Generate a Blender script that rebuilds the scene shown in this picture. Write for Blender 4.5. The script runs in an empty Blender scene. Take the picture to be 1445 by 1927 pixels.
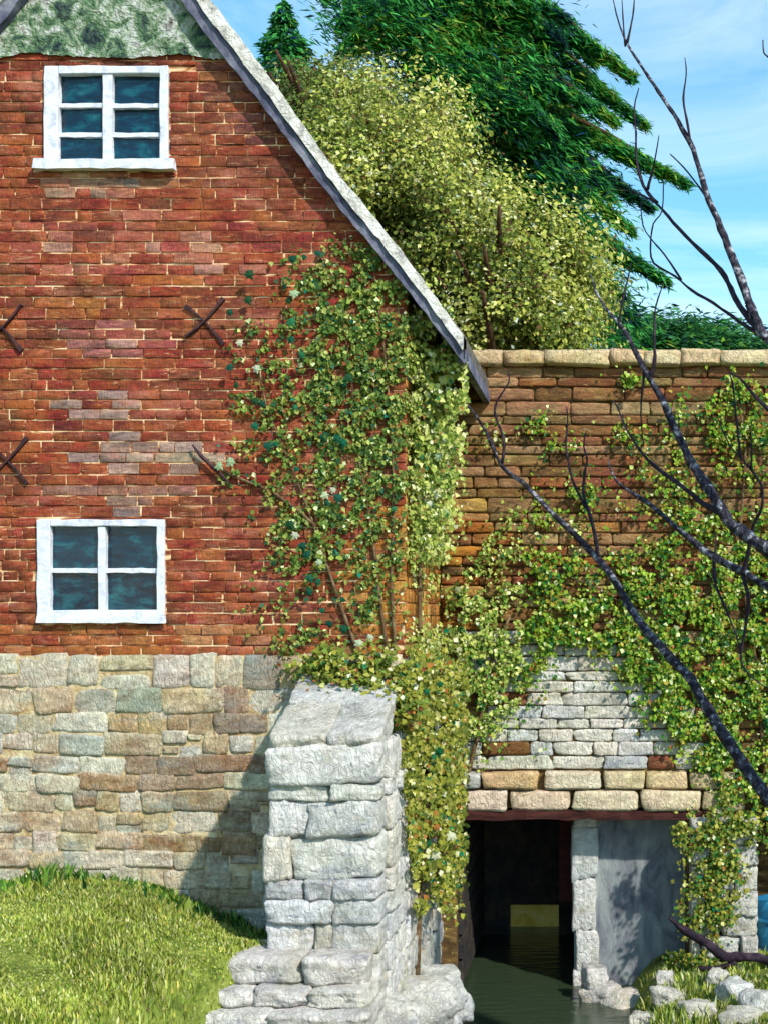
import bpy, bmesh, math, random
import numpy as np
from mathutils import Vector, Matrix

R = random.Random(7)
NR = np.random.default_rng(7)
sc = bpy.context.scene
col = sc.collection

# ------------------------------------------------------------------ camera
D = 11.0                       # metres from the camera to the gable wall (y = 0)
PPM = 240.0                    # photograph pixels per metre on the gable wall
CXP, CYP = 1150.0, 1150.0      # the point straight ahead of the camera, in photograph pixels
CX, CZ = CXP / PPM, (1927 - CYP) / PPM
cam_d = bpy.data.cameras.new('camera')
cam = bpy.data.objects.new('camera', cam_d)
col.objects.link(cam)
cam.location = (CX, -D, CZ)
cam.rotation_euler = (math.radians(90), 0, 0)
cam_d.sensor_fit = 'VERTICAL'
cam_d.sensor_height = 36.0
cam_d.sensor_width = 36.0
cam_d.lens = 36.0 * D / (1927 / PPM)
cam_d.shift_x = (722.5 - CXP) / 1927
cam_d.shift_y = (CYP - 963.5) / 1927
cam_d.clip_end = 3000
sc.camera = cam

# ------------------------------------------------------------------ world, sun
SUN_AZ, SUN_EL = math.radians(41), math.radians(40)   # azimuth from -y towards +x
sun_dir = Vector((math.sin(SUN_AZ) * math.cos(SUN_EL), -math.cos(SUN_AZ) * math.cos(SUN_EL), math.sin(SUN_EL)))
world = bpy.data.worlds.new('World')
sc.world = world
world.use_nodes = True
wn, wl = world.node_tree.nodes, world.node_tree.links
wn.clear()
w_out = wn.new('ShaderNodeOutputWorld')
w_bg = wn.new('ShaderNodeBackground')
w_bg.inputs['Strength'].default_value = 0.15
sky = wn.new('ShaderNodeTexSky')
sky.sky_type = 'NISHITA'
sky.sun_disc = False
sky.sun_elevation = SUN_EL
sky.sun_rotation = math.atan2(sun_dir.x, sun_dir.y)
sky.ozone_density = 1.6
sky.air_density = 1.0
sky.dust_density = 0.25
tc = wn.new('ShaderNodeTexCoord')
wmap = wn.new('ShaderNodeMapping')
wmap.inputs['Scale'].default_value = (1.0, 1.0, 2.6)
wno = wn.new('ShaderNodeTexNoise')
wno.inputs['Scale'].default_value = 3.4
wno.inputs['Detail'].default_value = 7
wno.inputs['Roughness'].default_value = 0.62
wno.inputs['Distortion'].default_value = 0.8
wr = wn.new('ShaderNodeValToRGB')
wr.color_ramp.elements[0].position = 0.45
wr.color_ramp.elements[0].color = (0.04, 0.04, 0.04, 1)
wr.color_ramp.elements[1].position = 0.75
wr.color_ramp.elements[1].color = (0.6, 0.6, 0.6, 1)
wmix = wn.new('ShaderNodeMixRGB')
wmix.inputs[2].default_value = (5.6, 6.2, 7.4, 1)
wl.new(tc.outputs['Generated'], wmap.inputs['Vector'])
wl.new(wmap.outputs[0], wno.inputs['Vector'])
wl.new(wno.outputs['Fac'], wr.inputs['Fac'])
wl.new(wr.outputs['Color'], wmix.inputs[0])
wsat = wn.new('ShaderNodeHueSaturation')
wsat.inputs['Saturation'].default_value = 1.3
wsat.inputs['Hue'].default_value = 0.475
wl.new(sky.outputs[0], wsat.inputs['Color'])
wl.new(wsat.outputs[0], wmix.inputs[1])
wl.new(wmix.outputs[0], w_bg.inputs['Color'])
wl.new(w_bg.outputs[0], w_out.inputs['Surface'])

sun_d = bpy.data.lights.new('sun', 'SUN')
sun_d.energy = 3.6
sun_d.angle = math.radians(1.5)
sun_d.color = (1.0, 0.93, 0.82)
sun = bpy.data.objects.new('sun', sun_d)
col.objects.link(sun)
sun.location = (12, -12, 16)
sun.rotation_euler = sun_dir.to_track_quat('Z', 'Y').to_euler()

sc.view_settings.view_transform = 'Standard'
sc.view_settings.look = 'None'
sc.view_settings.gamma = 1
sc.view_settings.use_curve_mapping = False
sc.view_settings.exposure = 0.6
ALB = 0.78

# ------------------------------------------------------------------ helpers
def at(px, py, y):
    s = (y + D) / (D * PPM)
    return Vector((CX + (px - CXP) * s, y, CZ + (CYP - py) * s))

def to_px(x, y, z):
    s = (y + D) / (D * PPM)
    return CXP + (x - CX) / s, CYP - (z - CZ) / s

def lin(c, k=None):
    k = ALB if k is None else k
    o = []
    for v in c[:3]:
        v = v / 255.0
        v = v / 12.92 if v <= 0.04045 else ((v + 0.055) / 1.055) ** 2.4
        o.append(min(0.85, v * k))
    return (o[0], o[1], o[2], 1.0)

def link(o, parent=None):
    col.objects.link(o)
    if parent is not None:
        o.parent = parent
    return o

def tag(o, label=None, cat=None, group=None, kind=None):
    if label: o['label'] = label
    if cat: o['category'] = cat
    if group: o['group'] = group
    if kind: o['kind'] = kind
    return o

def empty(name, loc=(0, 0, 0)):
    # things are modelled in world space; the Empty marks the base and the parts keep their place
    o = bpy.data.objects.new(name, None)
    o.location = loc
    o.empty_display_size = 0.2
    col.objects.link(o)
    return o

def keep(o, parent):
    """parent without moving: every parent is unrotated and unscaled up the chain"""
    off = Vector((0, 0, 0))
    p = parent
    while p is not None:
        off += p.location
        p = p.parent
    o.parent = parent
    o.location = Vector(o.location) - off
    return o

def mesh_obj(name, verts, faces, mat, parent=None, smooth=False, kind=None):
    me = bpy.data.meshes.new(name)
    me.from_pydata([tuple(v) for v in verts], [], faces)
    me.update()
    if smooth:
        me.polygons.foreach_set('use_smooth', [True] * len(me.polygons))
    me.materials.append(mat)
    o = bpy.data.objects.new(name, me)
    col.objects.link(o)
    if parent is not None: keep(o, parent)
    if kind: o['kind'] = kind
    return o

def bm_obj(name, bm, mat, parent=None, smooth=False, kind=None):
    me = bpy.data.meshes.new(name)
    bm.normal_update()
    bm.to_mesh(me); bm.free()
    if smooth:
        me.polygons.foreach_set('use_smooth', [True] * len(me.polygons))
    me.materials.append(mat)
    o = bpy.data.objects.new(name, me)
    col.objects.link(o)
    if parent is not None: keep(o, parent)
    if kind: o['kind'] = kind
    return o

def bm_box(bm, a, b):
    (x0, y0, z0), (x1, y1, z1) = a, b
    v = [bm.verts.new(p) for p in ((x0, y0, z0), (x1, y0, z0), (x1, y1, z0), (x0, y1, z0),
                                   (x0, y0, z1), (x1, y0, z1), (x1, y1, z1), (x0, y1, z1))]
    for f in ((0, 3, 2, 1), (4, 5, 6, 7), (0, 1, 5, 4), (1, 2, 6, 5), (2, 3, 7, 6), (3, 0, 4, 7)):
        bm.faces.new([v[i] for i in f])
    return v

def sm(a, b, x):
    t = np.clip((np.asarray(x, float) - a) / (b - a), 0, 1)
    return t * t * (3 - 2 * t)

def vnoise(p, f, seed=0.0):
    """cheap smooth pseudo noise, about -1..1; p is (N,3)"""
    p = np.asarray(p, float) * f + seed
    x, y, z = p[..., 0], p[..., 1], p[..., 2]
    return (np.sin(x * 1.7 + 1.3 * np.sin(y * 1.1 + z)) + np.sin(y * 1.9 + 1.4 * np.sin(z * 1.3 - x * 0.7))
            + np.sin(z * 1.6 + 1.2 * np.sin(x * 1.2 + y * 0.8))) / 3.0

# ------------------------------------------------------------------ materials
def base_mat(name):
    m = bpy.data.materials.new(name)
    m.use_nodes = True
    nt = m.node_tree
    return m, nt.nodes, nt.links, nt.nodes['Principled BSDF']

def paint_mat(name, stroke=(7, 7, 30), var=0.5, bump=0.45, fleck=None, fleck_amt=0.5, rough=0.75, fleck_scale=16, dist=0.02, field=None, blend=0.45, brush=(26, 26, 26), fleck_map=(1, 1, 2.2), stains=None, stain_amt=0.5, stain_scale=(1.1, 1.1, 2.2)):
    """stone / brick: the piece's own colour (object colour + colour attribute), broken by grain, flecks and a rough relief"""
    m, n, l, b = base_mat(name)
    b.inputs['Roughness'].default_value = rough
    b.inputs['Specular IOR Level'].default_value = 0.25
    oi = n.new('ShaderNodeObjectInfo')
    at_ = n.new('ShaderNodeAttribute'); at_.attribute_name = 'Col'
    add = n.new('ShaderNodeMixRGB'); add.blend_type = 'ADD'; add.inputs[0].default_value = 1
    l.new(oi.outputs['Color'], add.inputs[1]); l.new(at_.outputs['Color'], add.inputs[2])
    g = n.new('ShaderNodeNewGeometry')
    mp = n.new('ShaderNodeMapping'); mp.inputs['Scale'].default_value = stroke
    l.new(g.outputs['Position'], mp.inputs['Vector'])
    n1 = n.new('ShaderNodeTexNoise'); n1.inputs['Scale'].default_value = 1.0; n1.inputs['Detail'].default_value = 6; n1.inputs['Roughness'].default_value = 0.65
    n1.inputs['Distortion'].default_value = 0.6
    l.new(mp.outputs[0], n1.inputs['Vector'])
    mr = n.new('ShaderNodeMapRange'); mr.inputs['From Min'].default_value = 0.3; mr.inputs['From Max'].default_value = 0.7
    mr.inputs['To Min'].default_value = 1 - var; mr.inputs['To Max'].default_value = 1 + var
    l.new(n1.outputs['Fac'], mr.inputs['Value'])
    src = add.outputs[0]
    if field:
        nf = n.new('ShaderNodeTexNoise'); nf.inputs['Scale'].default_value = 1.0; nf.inputs['Detail'].default_value = 8; nf.inputs['Roughness'].default_value = 0.72; nf.inputs['Distortion'].default_value = 0.8
        mpf = n.new('ShaderNodeMapping'); mpf.inputs['Scale'].default_value = (2.6, 2.6, 8.0)
        l.new(g.outputs['Position'], mpf.inputs['Vector']); l.new(mpf.outputs[0], nf.inputs['Vector'])
        rf = n.new('ShaderNodeValToRGB'); ef = rf.color_ramp.elements
        for i_, c_ in enumerate(field):
            p_ = 0.3 + 0.4 * i_ / (len(field) - 1)
            q_ = ef[i_] if i_ < 2 else ef.new(p_)
            q_.position = p_; q_.color = lin(c_)
        l.new(nf.outputs['Fac'], rf.inputs['Fac'])
        bl_ = n.new('ShaderNodeMixRGB'); bl_.inputs[0].default_value = blend
        l.new(src, bl_.inputs[1]); l.new(rf.outputs[0], bl_.inputs[2]); src = bl_.outputs[0]
    mul = n.new('ShaderNodeMixRGB'); mul.blend_type = 'MULTIPLY'; mul.inputs[0].default_value = 1
    l.new(src, mul.inputs[1]); l.new(mr.outputs[0], mul.inputs[2])
    # hue drift
    n2 = n.new('ShaderNodeTexNoise'); n2.inputs['Scale'].default_value = 5.0; n2.inputs['Detail'].default_value = 3
    l.new(g.outputs['Position'], n2.inputs['Vector'])
    mh = n.new('ShaderNodeMapRange'); mh.inputs['From Min'].default_value = 0.3; mh.inputs['From Max'].default_value = 0.7
    mh.inputs['To Min'].default_value = 0.485; mh.inputs['To Max'].default_value = 0.512
    l.new(n2.outputs['Fac'], mh.inputs['Value'])
    hs = n.new('ShaderNodeHueSaturation'); l.new(mh.outputs[0], hs.inputs['Hue']); l.new(mul.outputs[0], hs.inputs['Color'])
    out = hs.outputs[0]
    if stains:
        for k_, c_ in enumerate(stains):
            ns = n.new('ShaderNodeTexNoise'); ns.inputs['Scale'].default_value = 1.0; ns.inputs['Detail'].default_value = 9; ns.inputs['Roughness'].default_value = 0.68
            mps = n.new('ShaderNodeMapping'); mps.inputs['Scale'].default_value = stain_scale; mps.inputs['Location'].default_value = (7.3 * k_ + 1.7, 0, 4.1 * k_)
            l.new(g.outputs['Position'], mps.inputs['Vector']); l.new(mps.outputs[0], ns.inputs['Vector'])
            rs = n.new('ShaderNodeMapRange'); rs.inputs['From Min'].default_value = 0.54; rs.inputs['From Max'].default_value = 0.66; rs.inputs['To Max'].default_value = stain_amt
            l.new(ns.outputs['Fac'], rs.inputs['Value'])
            ms = n.new('ShaderNodeMixRGB'); ms.inputs[2].default_value = lin(c_)
            l.new(rs.outputs[0], ms.inputs[0]); l.new(out, ms.inputs[1]); out = ms.outputs[0]
    if fleck:
        n3 = n.new('ShaderNodeTexNoise'); n3.inputs['Scale'].default_value = fleck_scale; n3.inputs['Detail'].default_value = 5; n3.inputs['Roughness'].default_value = 0.7
        n3.inputs['Distortion'].default_value = 1.0
        mp3 = n.new('ShaderNodeMapping'); mp3.inputs['Scale'].default_value = fleck_map
        l.new(g.outputs['Position'], mp3.inputs['Vector']); l.new(mp3.outputs[0], n3.inputs['Vector'])
        r3 = n.new('ShaderNodeMapRange'); r3.inputs['From Min'].default_value = 0.60; r3.inputs['From Max'].default_value = 0.68
        r3.inputs['To Min'].default_value = 0; r3.inputs['To Max'].default_value = fleck_amt
        l.new(n3.outputs['Fac'], r3.inputs['Value'])
        mx = n.new('ShaderNodeMixRGB'); mx.inputs[2].default_value = lin(fleck)
        l.new(r3.outputs[0], mx.inputs[0]); l.new(out, mx.inputs[1])
        out = mx.outputs[0]
    l.new(out, b.inputs['Base Color'])
    nb = n.new('ShaderNodeTexNoise'); nb.inputs['Scale'].default_value = 1.0; nb.inputs['Detail'].default_value = 6; nb.inputs['Roughness'].default_value = 0.65
    nb.inputs['Distortion'].default_value = 1.2
    mpb = n.new('ShaderNodeMapping'); mpb.inputs['Scale'].default_value = brush
    l.new(g.outputs['Position'], mpb.inputs['Vector']); l.new(mpb.outputs[0], nb.inputs['Vector'])
    bp = n.new('ShaderNodeBump'); bp.inputs['Strength'].default_value = bump; bp.inputs['Distance'].default_value = dist
    l.new(nb.outputs['Fac'], bp.inputs['Height']); l.new(bp.outputs[0], b.inputs['Normal'])
    return m

def ramp_mat(name, cols, scale=8, stretch=(1, 1, 1), bump=0.4, rough=0.8, detail=6, distort=0.6, lo=0.3, hi=0.7, dist=0.02, bscale=None, spec=0.25, metallic=0):
    m, n, l, b = base_mat(name)
    b.inputs['Roughness'].default_value = rough
    b.inputs['Specular IOR Level'].default_value = spec
    b.inputs['Metallic'].default_value = metallic
    g = n.new('ShaderNodeNewGeometry')
    mp = n.new('ShaderNodeMapping'); mp.inputs['Scale'].default_value = stretch
    l.new(g.outputs['Position'], mp.inputs['Vector'])
    n1 = n.new('ShaderNodeTexNoise'); n1.inputs['Scale'].default_value = scale; n1.inputs['Detail'].default_value = detail; n1.inputs['Distortion'].default_value = distort
    n1.inputs['Roughness'].default_value = 0.62
    l.new(mp.outputs[0], n1.inputs['Vector'])
    r = n.new('ShaderNodeValToRGB')
    els = r.color_ramp.elements
    k = len(cols)
    for i, c in enumerate(cols):
        pos = lo + (hi - lo) * i / max(1, k - 1)
        if i < 2: e = els[i]; e.position = pos
        else: e = els.new(pos)
        e.color = lin(c)
    l.new(n1.outputs['Fac'], r.inputs['Fac']); l.new(r.outputs['Color'], b.inputs['Base Color'])
    if bump:
        nb = n.new('ShaderNodeTexNoise'); nb.inputs['Scale'].default_value = bscale or scale * 3; nb.inputs['Detail'].default_value = 5; nb.inputs['Distortion'].default_value = 1.0
        l.new(mp.outputs[0], nb.inputs['Vector'])
        bp = n.new('ShaderNodeBump'); bp.inputs['Strength'].default_value = bump; bp.inputs['Distance'].default_value = dist
        l.new(nb.outputs['Fac'], bp.inputs['Height']); l.new(bp.outputs[0], b.inputs['Normal'])
    return m

def leaf_mat(name, rough=0.55, trans=0.3):
    m, n, l, b = base_mat(name)
    at_ = n.new('ShaderNodeAttribute'); at_.attribute_name = 'Col'
    oi = n.new('ShaderNodeObjectInfo')
    add = n.new('ShaderNodeMixRGB'); add.blend_type = 'ADD'; add.inputs[0].default_value = 1
    l.new(oi.outputs['Color'], add.inputs[1]); l.new(at_.outputs['Color'], add.inputs[2])
    b.inputs['Roughness'].default_value = rough
    b.inputs['Specular IOR Level'].default_value = 0.18
    l.new(add.outputs[0], b.inputs['Base Color'])
    tr = n.new('ShaderNodeBsdfTranslucent'); l.new(add.outputs[0], tr.inputs['Color'])
    mx = n.new('ShaderNodeMixShader'); mx.inputs[0].default_value = trans
    l.new(b.outputs[0], mx.inputs[1]); l.new(tr.outputs[0], mx.inputs[2])
    l.new(mx.outputs[0], n['Material Output'].inputs['Surface'])
    return m

M_brick = paint_mat('brick', stroke=(10, 10, 40), var=0.55, bump=0.9, fleck=(240, 186, 140), fleck_amt=0.8, fleck_scale=5.0, dist=0.024, fleck_map=(1, 1, 8),
                    field=[(70, 42, 36), (112, 52, 38), (144, 66, 42), (170, 92, 54), (190, 116, 90), (222, 168, 138)], blend=0.5, brush=(50, 50, 14), stains=[(66, 40, 36), (206, 132, 110), (196, 108, 48), (110, 66, 44)], stain_amt=0.68, stain_scale=(1.3, 1.3, 3.4))
M_stone = paint_mat('rubble_stone', stroke=(11, 11, 18), var=0.4, bump=1.0, fleck=(156, 100, 56), fleck_amt=0.5, fleck_scale=4.5, dist=0.05, fleck_map=(1, 1, 2.4),
                    field=[(150, 104, 68), (212, 184, 140), (238, 222, 182), (242, 234, 208), (214, 210, 196)], blend=0.42, brush=(34, 34, 16), stains=[(168, 112, 62), (240, 234, 214), (160, 178, 172), (110, 66, 54)], stain_amt=0.55, stain_scale=(2.2, 2.2, 4.2))
M_wstone = paint_mat('wing_stone', stroke=(7, 7, 26), var=0.55, bump=0.9, fleck=(210, 180, 126), fleck_amt=0.65, fleck_scale=9, dist=0.03,
                     field=[(70, 66, 34), (112, 90, 46), (140, 88, 46), (166, 118, 62), (200, 168, 112)], blend=0.4, brush=(22, 22, 34), stains=[(98, 96, 46), (92, 62, 38), (196, 166, 116)], stain_amt=0.6, stain_scale=(1.6, 1.6, 4.0))
M_white = paint_mat('white_stone', stroke=(9, 9, 18), var=0.24, bump=0.9, fleck=(98, 104, 124), fleck_amt=0.65, fleck_scale=7, dist=0.06,
                    field=[(132, 136, 154), (228, 226, 220), (252, 250, 244), (252, 248, 236), (236, 222, 190)], blend=0.6, brush=(24, 24, 13), fleck_map=(1, 1, 2.6), stains=[(150, 158, 176), (206, 190, 150), (150, 156, 120)], stain_amt=0.45, stain_scale=(2.6, 2.6, 4.6))
M_brick_ochre = paint_mat('ochre_brick', stroke=(10, 10, 40), var=0.5, bump=0.9, fleck=(240, 206, 150), fleck_amt=0.7, fleck_scale=6.0, dist=0.024, fleck_map=(1, 1, 4), field=[(120, 76, 36), (176, 112, 44), (206, 144, 62), (222, 178, 106)], blend=0.5, brush=(50, 50, 14))
M_cream = paint_mat('cream_stone', stroke=(9, 9, 18), var=0.32, bump=1.0, fleck=(120, 84, 60), fleck_amt=0.55, fleck_scale=8, dist=0.05,
                    field=[(196, 156, 106), (226, 196, 150), (244, 226, 190), (248, 238, 214)], blend=0.38, brush=(22, 22, 15))
M_mortar = ramp_mat('mortar', [(86, 42, 30), (118, 58, 38), (176, 108, 64), (240, 198, 150), (250, 220, 178)], scale=4.0, stretch=(1, 1, 4.0), bump=0.4, lo=0.36, hi=0.62)
M_mortar_stone = ramp_mat('stone_mortar', [(150, 108, 66), (206, 182, 136), (234, 222, 186)], scale=6, bump=0.7, dist=0.03)
M_mortar_wing = ramp_mat('wing_mortar', [(62, 46, 28), (104, 80, 44), (165, 135, 85)], scale=6, stretch=(1, 1, 2.5), bump=0.5)
M_mortar_dark = ramp_mat('damp_mortar', [(92, 90, 98), (150, 148, 148), (206, 202, 192)], scale=8, bump=0.6)
M_lichen = ramp_mat('lichen_render', [(24, 50, 56), (70, 88, 84), (92, 130, 92), (150, 170, 140), (206, 214, 206), (176, 176, 170), (84, 72, 72)], scale=6.5, detail=10, bump=1.0, bscale=24, dist=0.06, lo=0.32, hi=0.70)
M_frame = ramp_mat('white_window_paint', [(196, 202, 224), (232, 236, 245), (246, 248, 250)], scale=14, stretch=(1, 1, 1), bump=0.5, bscale=38, rough=0.5, dist=0.012)
M_verge = ramp_mat('verge_render', [(140, 140, 150), (196, 194, 184), (226, 226, 220), (236, 238, 240)], scale=9, bump=0.9, bscale=30, dist=0.03)
M_barge = ramp_mat('shaded_board', [(52, 54, 78), (104, 106, 128), (150, 152, 166)], scale=4, stretch=(1, 1, 1), bump=0.5, bscale=24)  # dark blue-grey: the shade under the verge is put into the board colour
M_roof = ramp_mat('roof_slate', [(70, 66, 70), (110, 104, 100), (140, 130, 116)], scale=6, bump=0.6)
M_iron = ramp_mat('black_iron', [(34, 22, 34), (66, 42, 48), (100, 58, 50)], scale=20, bump=0.3, rough=0.6)
M_bark = ramp_mat('bare_bark', [(26, 22, 34), (48, 42, 56), (90, 86, 98), (196, 196, 204)], scale=16, stretch=(1, 1, 1), bump=1.0, bscale=40, dist=0.03, lo=0.36, hi=0.66)  # pale end of the ramp paints highlights into the bark colour
M_twig = ramp_mat('dark_twig', [(26, 18, 30), (48, 34, 48), (80, 66, 78)], scale=14, bump=0.4)
M_trunk = ramp_mat('brown_bark', [(50, 34, 26), (86, 58, 42), (112, 80, 58)], scale=10, bump=0.8)
M_vine = ramp_mat('vine_stem', [(70, 50, 34), (110, 84, 56), (150, 130, 100)], scale=14, bump=0.4)
M_leaf = leaf_mat('leaf', rough=0.7)
M_grass = leaf_mat('grass_blade', rough=0.5, trans=0.25)
M_soil = ramp_mat('bank_turf', [(66, 72, 30), (104, 120, 44), (134, 148, 62), (150, 158, 84)], scale=3.5, bump=0.8, bscale=14, dist=0.05)
M_timber = ramp_mat('red_brown_timber', [(40, 18, 18), (66, 30, 26), (90, 46, 38)], scale=7, stretch=(0.4, 1, 3), bump=0.5)
M_grey = ramp_mat('smooth_grey_render', [(82, 84, 98), (120, 124, 134), (150, 158, 160), (176, 182, 180)], scale=2.6, stretch=(2.2, 2.2, 0.8), bump=0.4, bscale=24, lo=0.3, hi=0.72)
M_ochre = ramp_mat('ochre_bank', [(214, 164, 56), (246, 200, 84), (252, 216, 120)], scale=5, bump=0.5)
M_blue = ramp_mat('blue_paint', [(16, 74, 110), (30, 110, 150), (70, 150, 180)], scale=7, bump=0.3, rough=0.4)
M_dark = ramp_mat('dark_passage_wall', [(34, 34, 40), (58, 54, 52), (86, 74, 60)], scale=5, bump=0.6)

def glass_mat():
    m, n, l, b = base_mat('old_window_glass')
    g = n.new('ShaderNodeNewGeometry')
    mp = n.new('ShaderNodeMapping'); mp.inputs['Scale'].default_value = (4.5, 4.5, 10)
    oi = n.new('ShaderNodeObjectInfo'); cx_ = n.new('ShaderNodeCombineXYZ'); ml_ = n.new('ShaderNodeMath'); ml_.operation = 'MULTIPLY'; ml_.inputs[1].default_value = 40
    l.new(oi.outputs['Random'], ml_.inputs[0]); l.new(ml_.outputs[0], cx_.inputs['X']); l.new(ml_.outputs[0], cx_.inputs['Z']); l.new(cx_.outputs[0], mp.inputs['Location'])
    l.new(g.outputs['Position'], mp.inputs['Vector'])
    n1 = n.new('ShaderNodeTexNoise'); n1.inputs['Scale'].default_value = 1.0; n1.inputs['Detail'].default_value = 8; n1.inputs['Roughness'].default_value = 0.65; n1.inputs['Distortion'].default_value = 0.4
    l.new(mp.outputs[0], n1.inputs['Vector'])
    r = n.new('ShaderNodeValToRGB'); e = r.color_ramp.elements
    e[0].position = 0.30; e[0].color = lin((4, 12, 26))
    e[1].position = 0.50; e[1].color = lin((4, 44, 66))
    for p, c in ((0.60, (14, 82, 96)), (0.67, (24, 96, 104)), (0.72, (150, 190, 190)), (0.76, (20, 80, 100))):  # pale and teal stops paint glints and reflections into the glass
        x = e.new(p); x.color = lin(c)
    l.new(n1.outputs['Fac'], r.inputs['Fac']); l.new(r.outputs['Color'], b.inputs['Base Color'])
    b.inputs['Roughness'].default_value = 0.12
    bp = n.new('ShaderNodeBump'); bp.inputs['Strength'].default_value = 0.25; bp.inputs['Distance'].default_value = 0.01
    l.new(n1.outputs['Fac'], bp.inputs['Height']); l.new(bp.outputs[0], b.inputs['Normal'])
    return m
M_glass = glass_mat()

def water_mat():
    m, n, l, b = base_mat('stream_water')
    b.inputs['Base Color'].default_value = lin((54, 68, 50))
    b.inputs['Roughness'].default_value = 0.2
    g = n.new('ShaderNodeNewGeometry')
    mp = n.new('ShaderNodeMapping'); mp.inputs['Scale'].default_value = (2.0, 6, 1)
    l.new(g.outputs['Position'], mp.inputs['Vector'])
    n1 = n.new('ShaderNodeTexNoise'); n1.inputs['Scale'].default_value = 2.0; n1.inputs['Detail'].default_value = 4
    l.new(mp.outputs[0], n1.inputs['Vector'])
    bp = n.new('ShaderNodeBump'); bp.inputs['Strength'].default_value = 0.5; bp.inputs['Distance'].default_value = 0.03
    l.new(n1.outputs['Fac'], bp.inputs['Height']); l.new(bp.outputs[0], b.inputs['Normal'])
    return m
M_water = water_mat()

# ------------------------------------------------------------------ pieces (bricks, stones)
def block_mesh(name, mat, chamfer=0.12, jit=0.05, seed=0, aspect=2.4):
    """unit block with irregular chamfered edges (44 triangles), the chamfer even on a block of this aspect"""
    r = random.Random(seed)
    bm = bmesh.new()
    bmesh.ops.create_cube(bm, size=1.0)
    for v in bm.verts:
        v.co.x *= aspect
        v.co += Vector((r.uniform(-jit, jit) * 1.6, r.uniform(-jit, jit) * 0.5, r.uniform(-jit, jit)))
    bmesh.ops.bevel(bm, geom=list(bm.edges), offset=chamfer, segments=1, affect='EDGES', profile=0.5)
    for v in bm.verts:
        v.co += Vector((r.uniform(-jit, jit) * 0.5, r.uniform(-jit, jit) * 0.4, r.uniform(-jit, jit) * 0.4))
        v.co.x /= aspect
    me = bpy.data.meshes.new(name)
    bm.normal_update(); bm.to_mesh(me); bm.free()
    me.materials.append(mat)
    return me

BRICKS = [block_mesh('brick', M_brick, 0.05, 0.035, i, 3.0) for i in range(10)]
def rough_mesh(name, mat, seed=0, aspect=2.0, n=5, amp=0.07, p=7.0):
    """unit block with worn round arrises and a lumpy, broken surface"""
    bm = bmesh.new()
    bmesh.ops.create_cube(bm, size=2.0)
    bmesh.ops.subdivide_edges(bm, edges=list(bm.edges), cuts=n, use_grid_fill=True)
    r = random.Random(seed)
    sk = [r.uniform(-0.13, 0.13) for _ in range(4)]
    for v in bm.verts:
        c = v.co
        L = (abs(c.x) ** p + abs(c.y) ** p + abs(c.z) ** p) ** (1 / p)
        c = c / L
        q = np.array([c.x * aspect, c.y, c.z])
        k = 1 + amp * float(vnoise(q, 1.9, seed * 3.1)) + amp * 0.6 * float(vnoise(q, 4.6, seed * 1.7))
        v.co = Vector((c.x * (1 + (k - 1) / aspect + sk[0] * c.z / aspect), c.y * k, c.z * (k + sk[1] * c.x * 0.8 + sk[2] * c.x * c.x * 0.5))) * 0.5
    me = bpy.data.meshes.new(name)
    bm.normal_update(); bm.to_mesh(me); bm.free()
    me.polygons.foreach_set('use_smooth', [True] * len(me.polygons))
    me.materials.append(mat)
    return me
STONES = [rough_mesh('stone', M_stone, 50 + i, 1.9, 5, 0.06, 14.0) for i in range(14)]
WSTONES = [rough_mesh('stone', M_wstone, 90 + i, 3.2, 4, 0.06, 14.0) for i in range(12)]
WHITES = [rough_mesh('stone', M_white, 130 + i, 2.0, 7, 0.11, 11.0) for i in range(14)]
CREAMS = [rough_mesh('stone', M_cream, 170 + i, 2.4, 5, 0.07, 14.0) for i in range(10)]

def piece(name, meshes, centre, size, colour, parent, rz=0.0, tilt=0.0):
    o = bpy.data.objects.new(name, R.choice(meshes))
    o.location = centre
    o.scale = size
    o.rotation_euler = (0, tilt, rz)
    o.color = lin(colour)
    col.objects.link(o)
    keep(o, parent)
    return o

def joined(name, meshes, items, mat, parent):
    """items: (centre, size, colour, rz) joined into one part"""
    V, F, C = [], [], []
    for (c, s, colr, rz) in items:
        me = R.choice(meshes)
        o = len(V)
        ca, sa = math.cos(rz), math.sin(rz)
        for v in me.vertices:
            x, y, z = v.co.x * s[0], v.co.y * s[1], v.co.z * s[2]
            V.append((c[0] + x * ca - y * sa, c[1] + x * sa + y * ca, c[2] + z))
            C.append(lin(colr))
        for p in me.polygons: F.append([o + i for i in p.vertices])
    ob = mesh_obj(name, V, F, mat, parent, smooth=True, kind='stuff')
    a = ob.data.color_attributes.new('Col', 'FLOAT_COLOR', 'POINT')
    a.data.foreach_set('color', np.array(C, 'f').ravel())
    ob.color = (0, 0, 0, 1)
    return ob

def jitc(c, k=14):
    d = R.uniform(-k, k)
    return tuple(max(0, min(255, v + d + R.uniform(-k * 0.5, k * 0.5))) for v in c)

def pick(zones, base, px, py):
    """colour of a piece: from the last zone (cx, cy, rx, ry, prob, palette) that claims it, else the base palette"""
    for (cx, cy, rx, ry, pr, pal) in zones:
        if ((px - cx) / rx) ** 2 + ((py - cy) / ry) ** 2 < 1 and R.random() < pr:
            return jitc(R.choice(pal))
    return jitc(R.choice(base))

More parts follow.
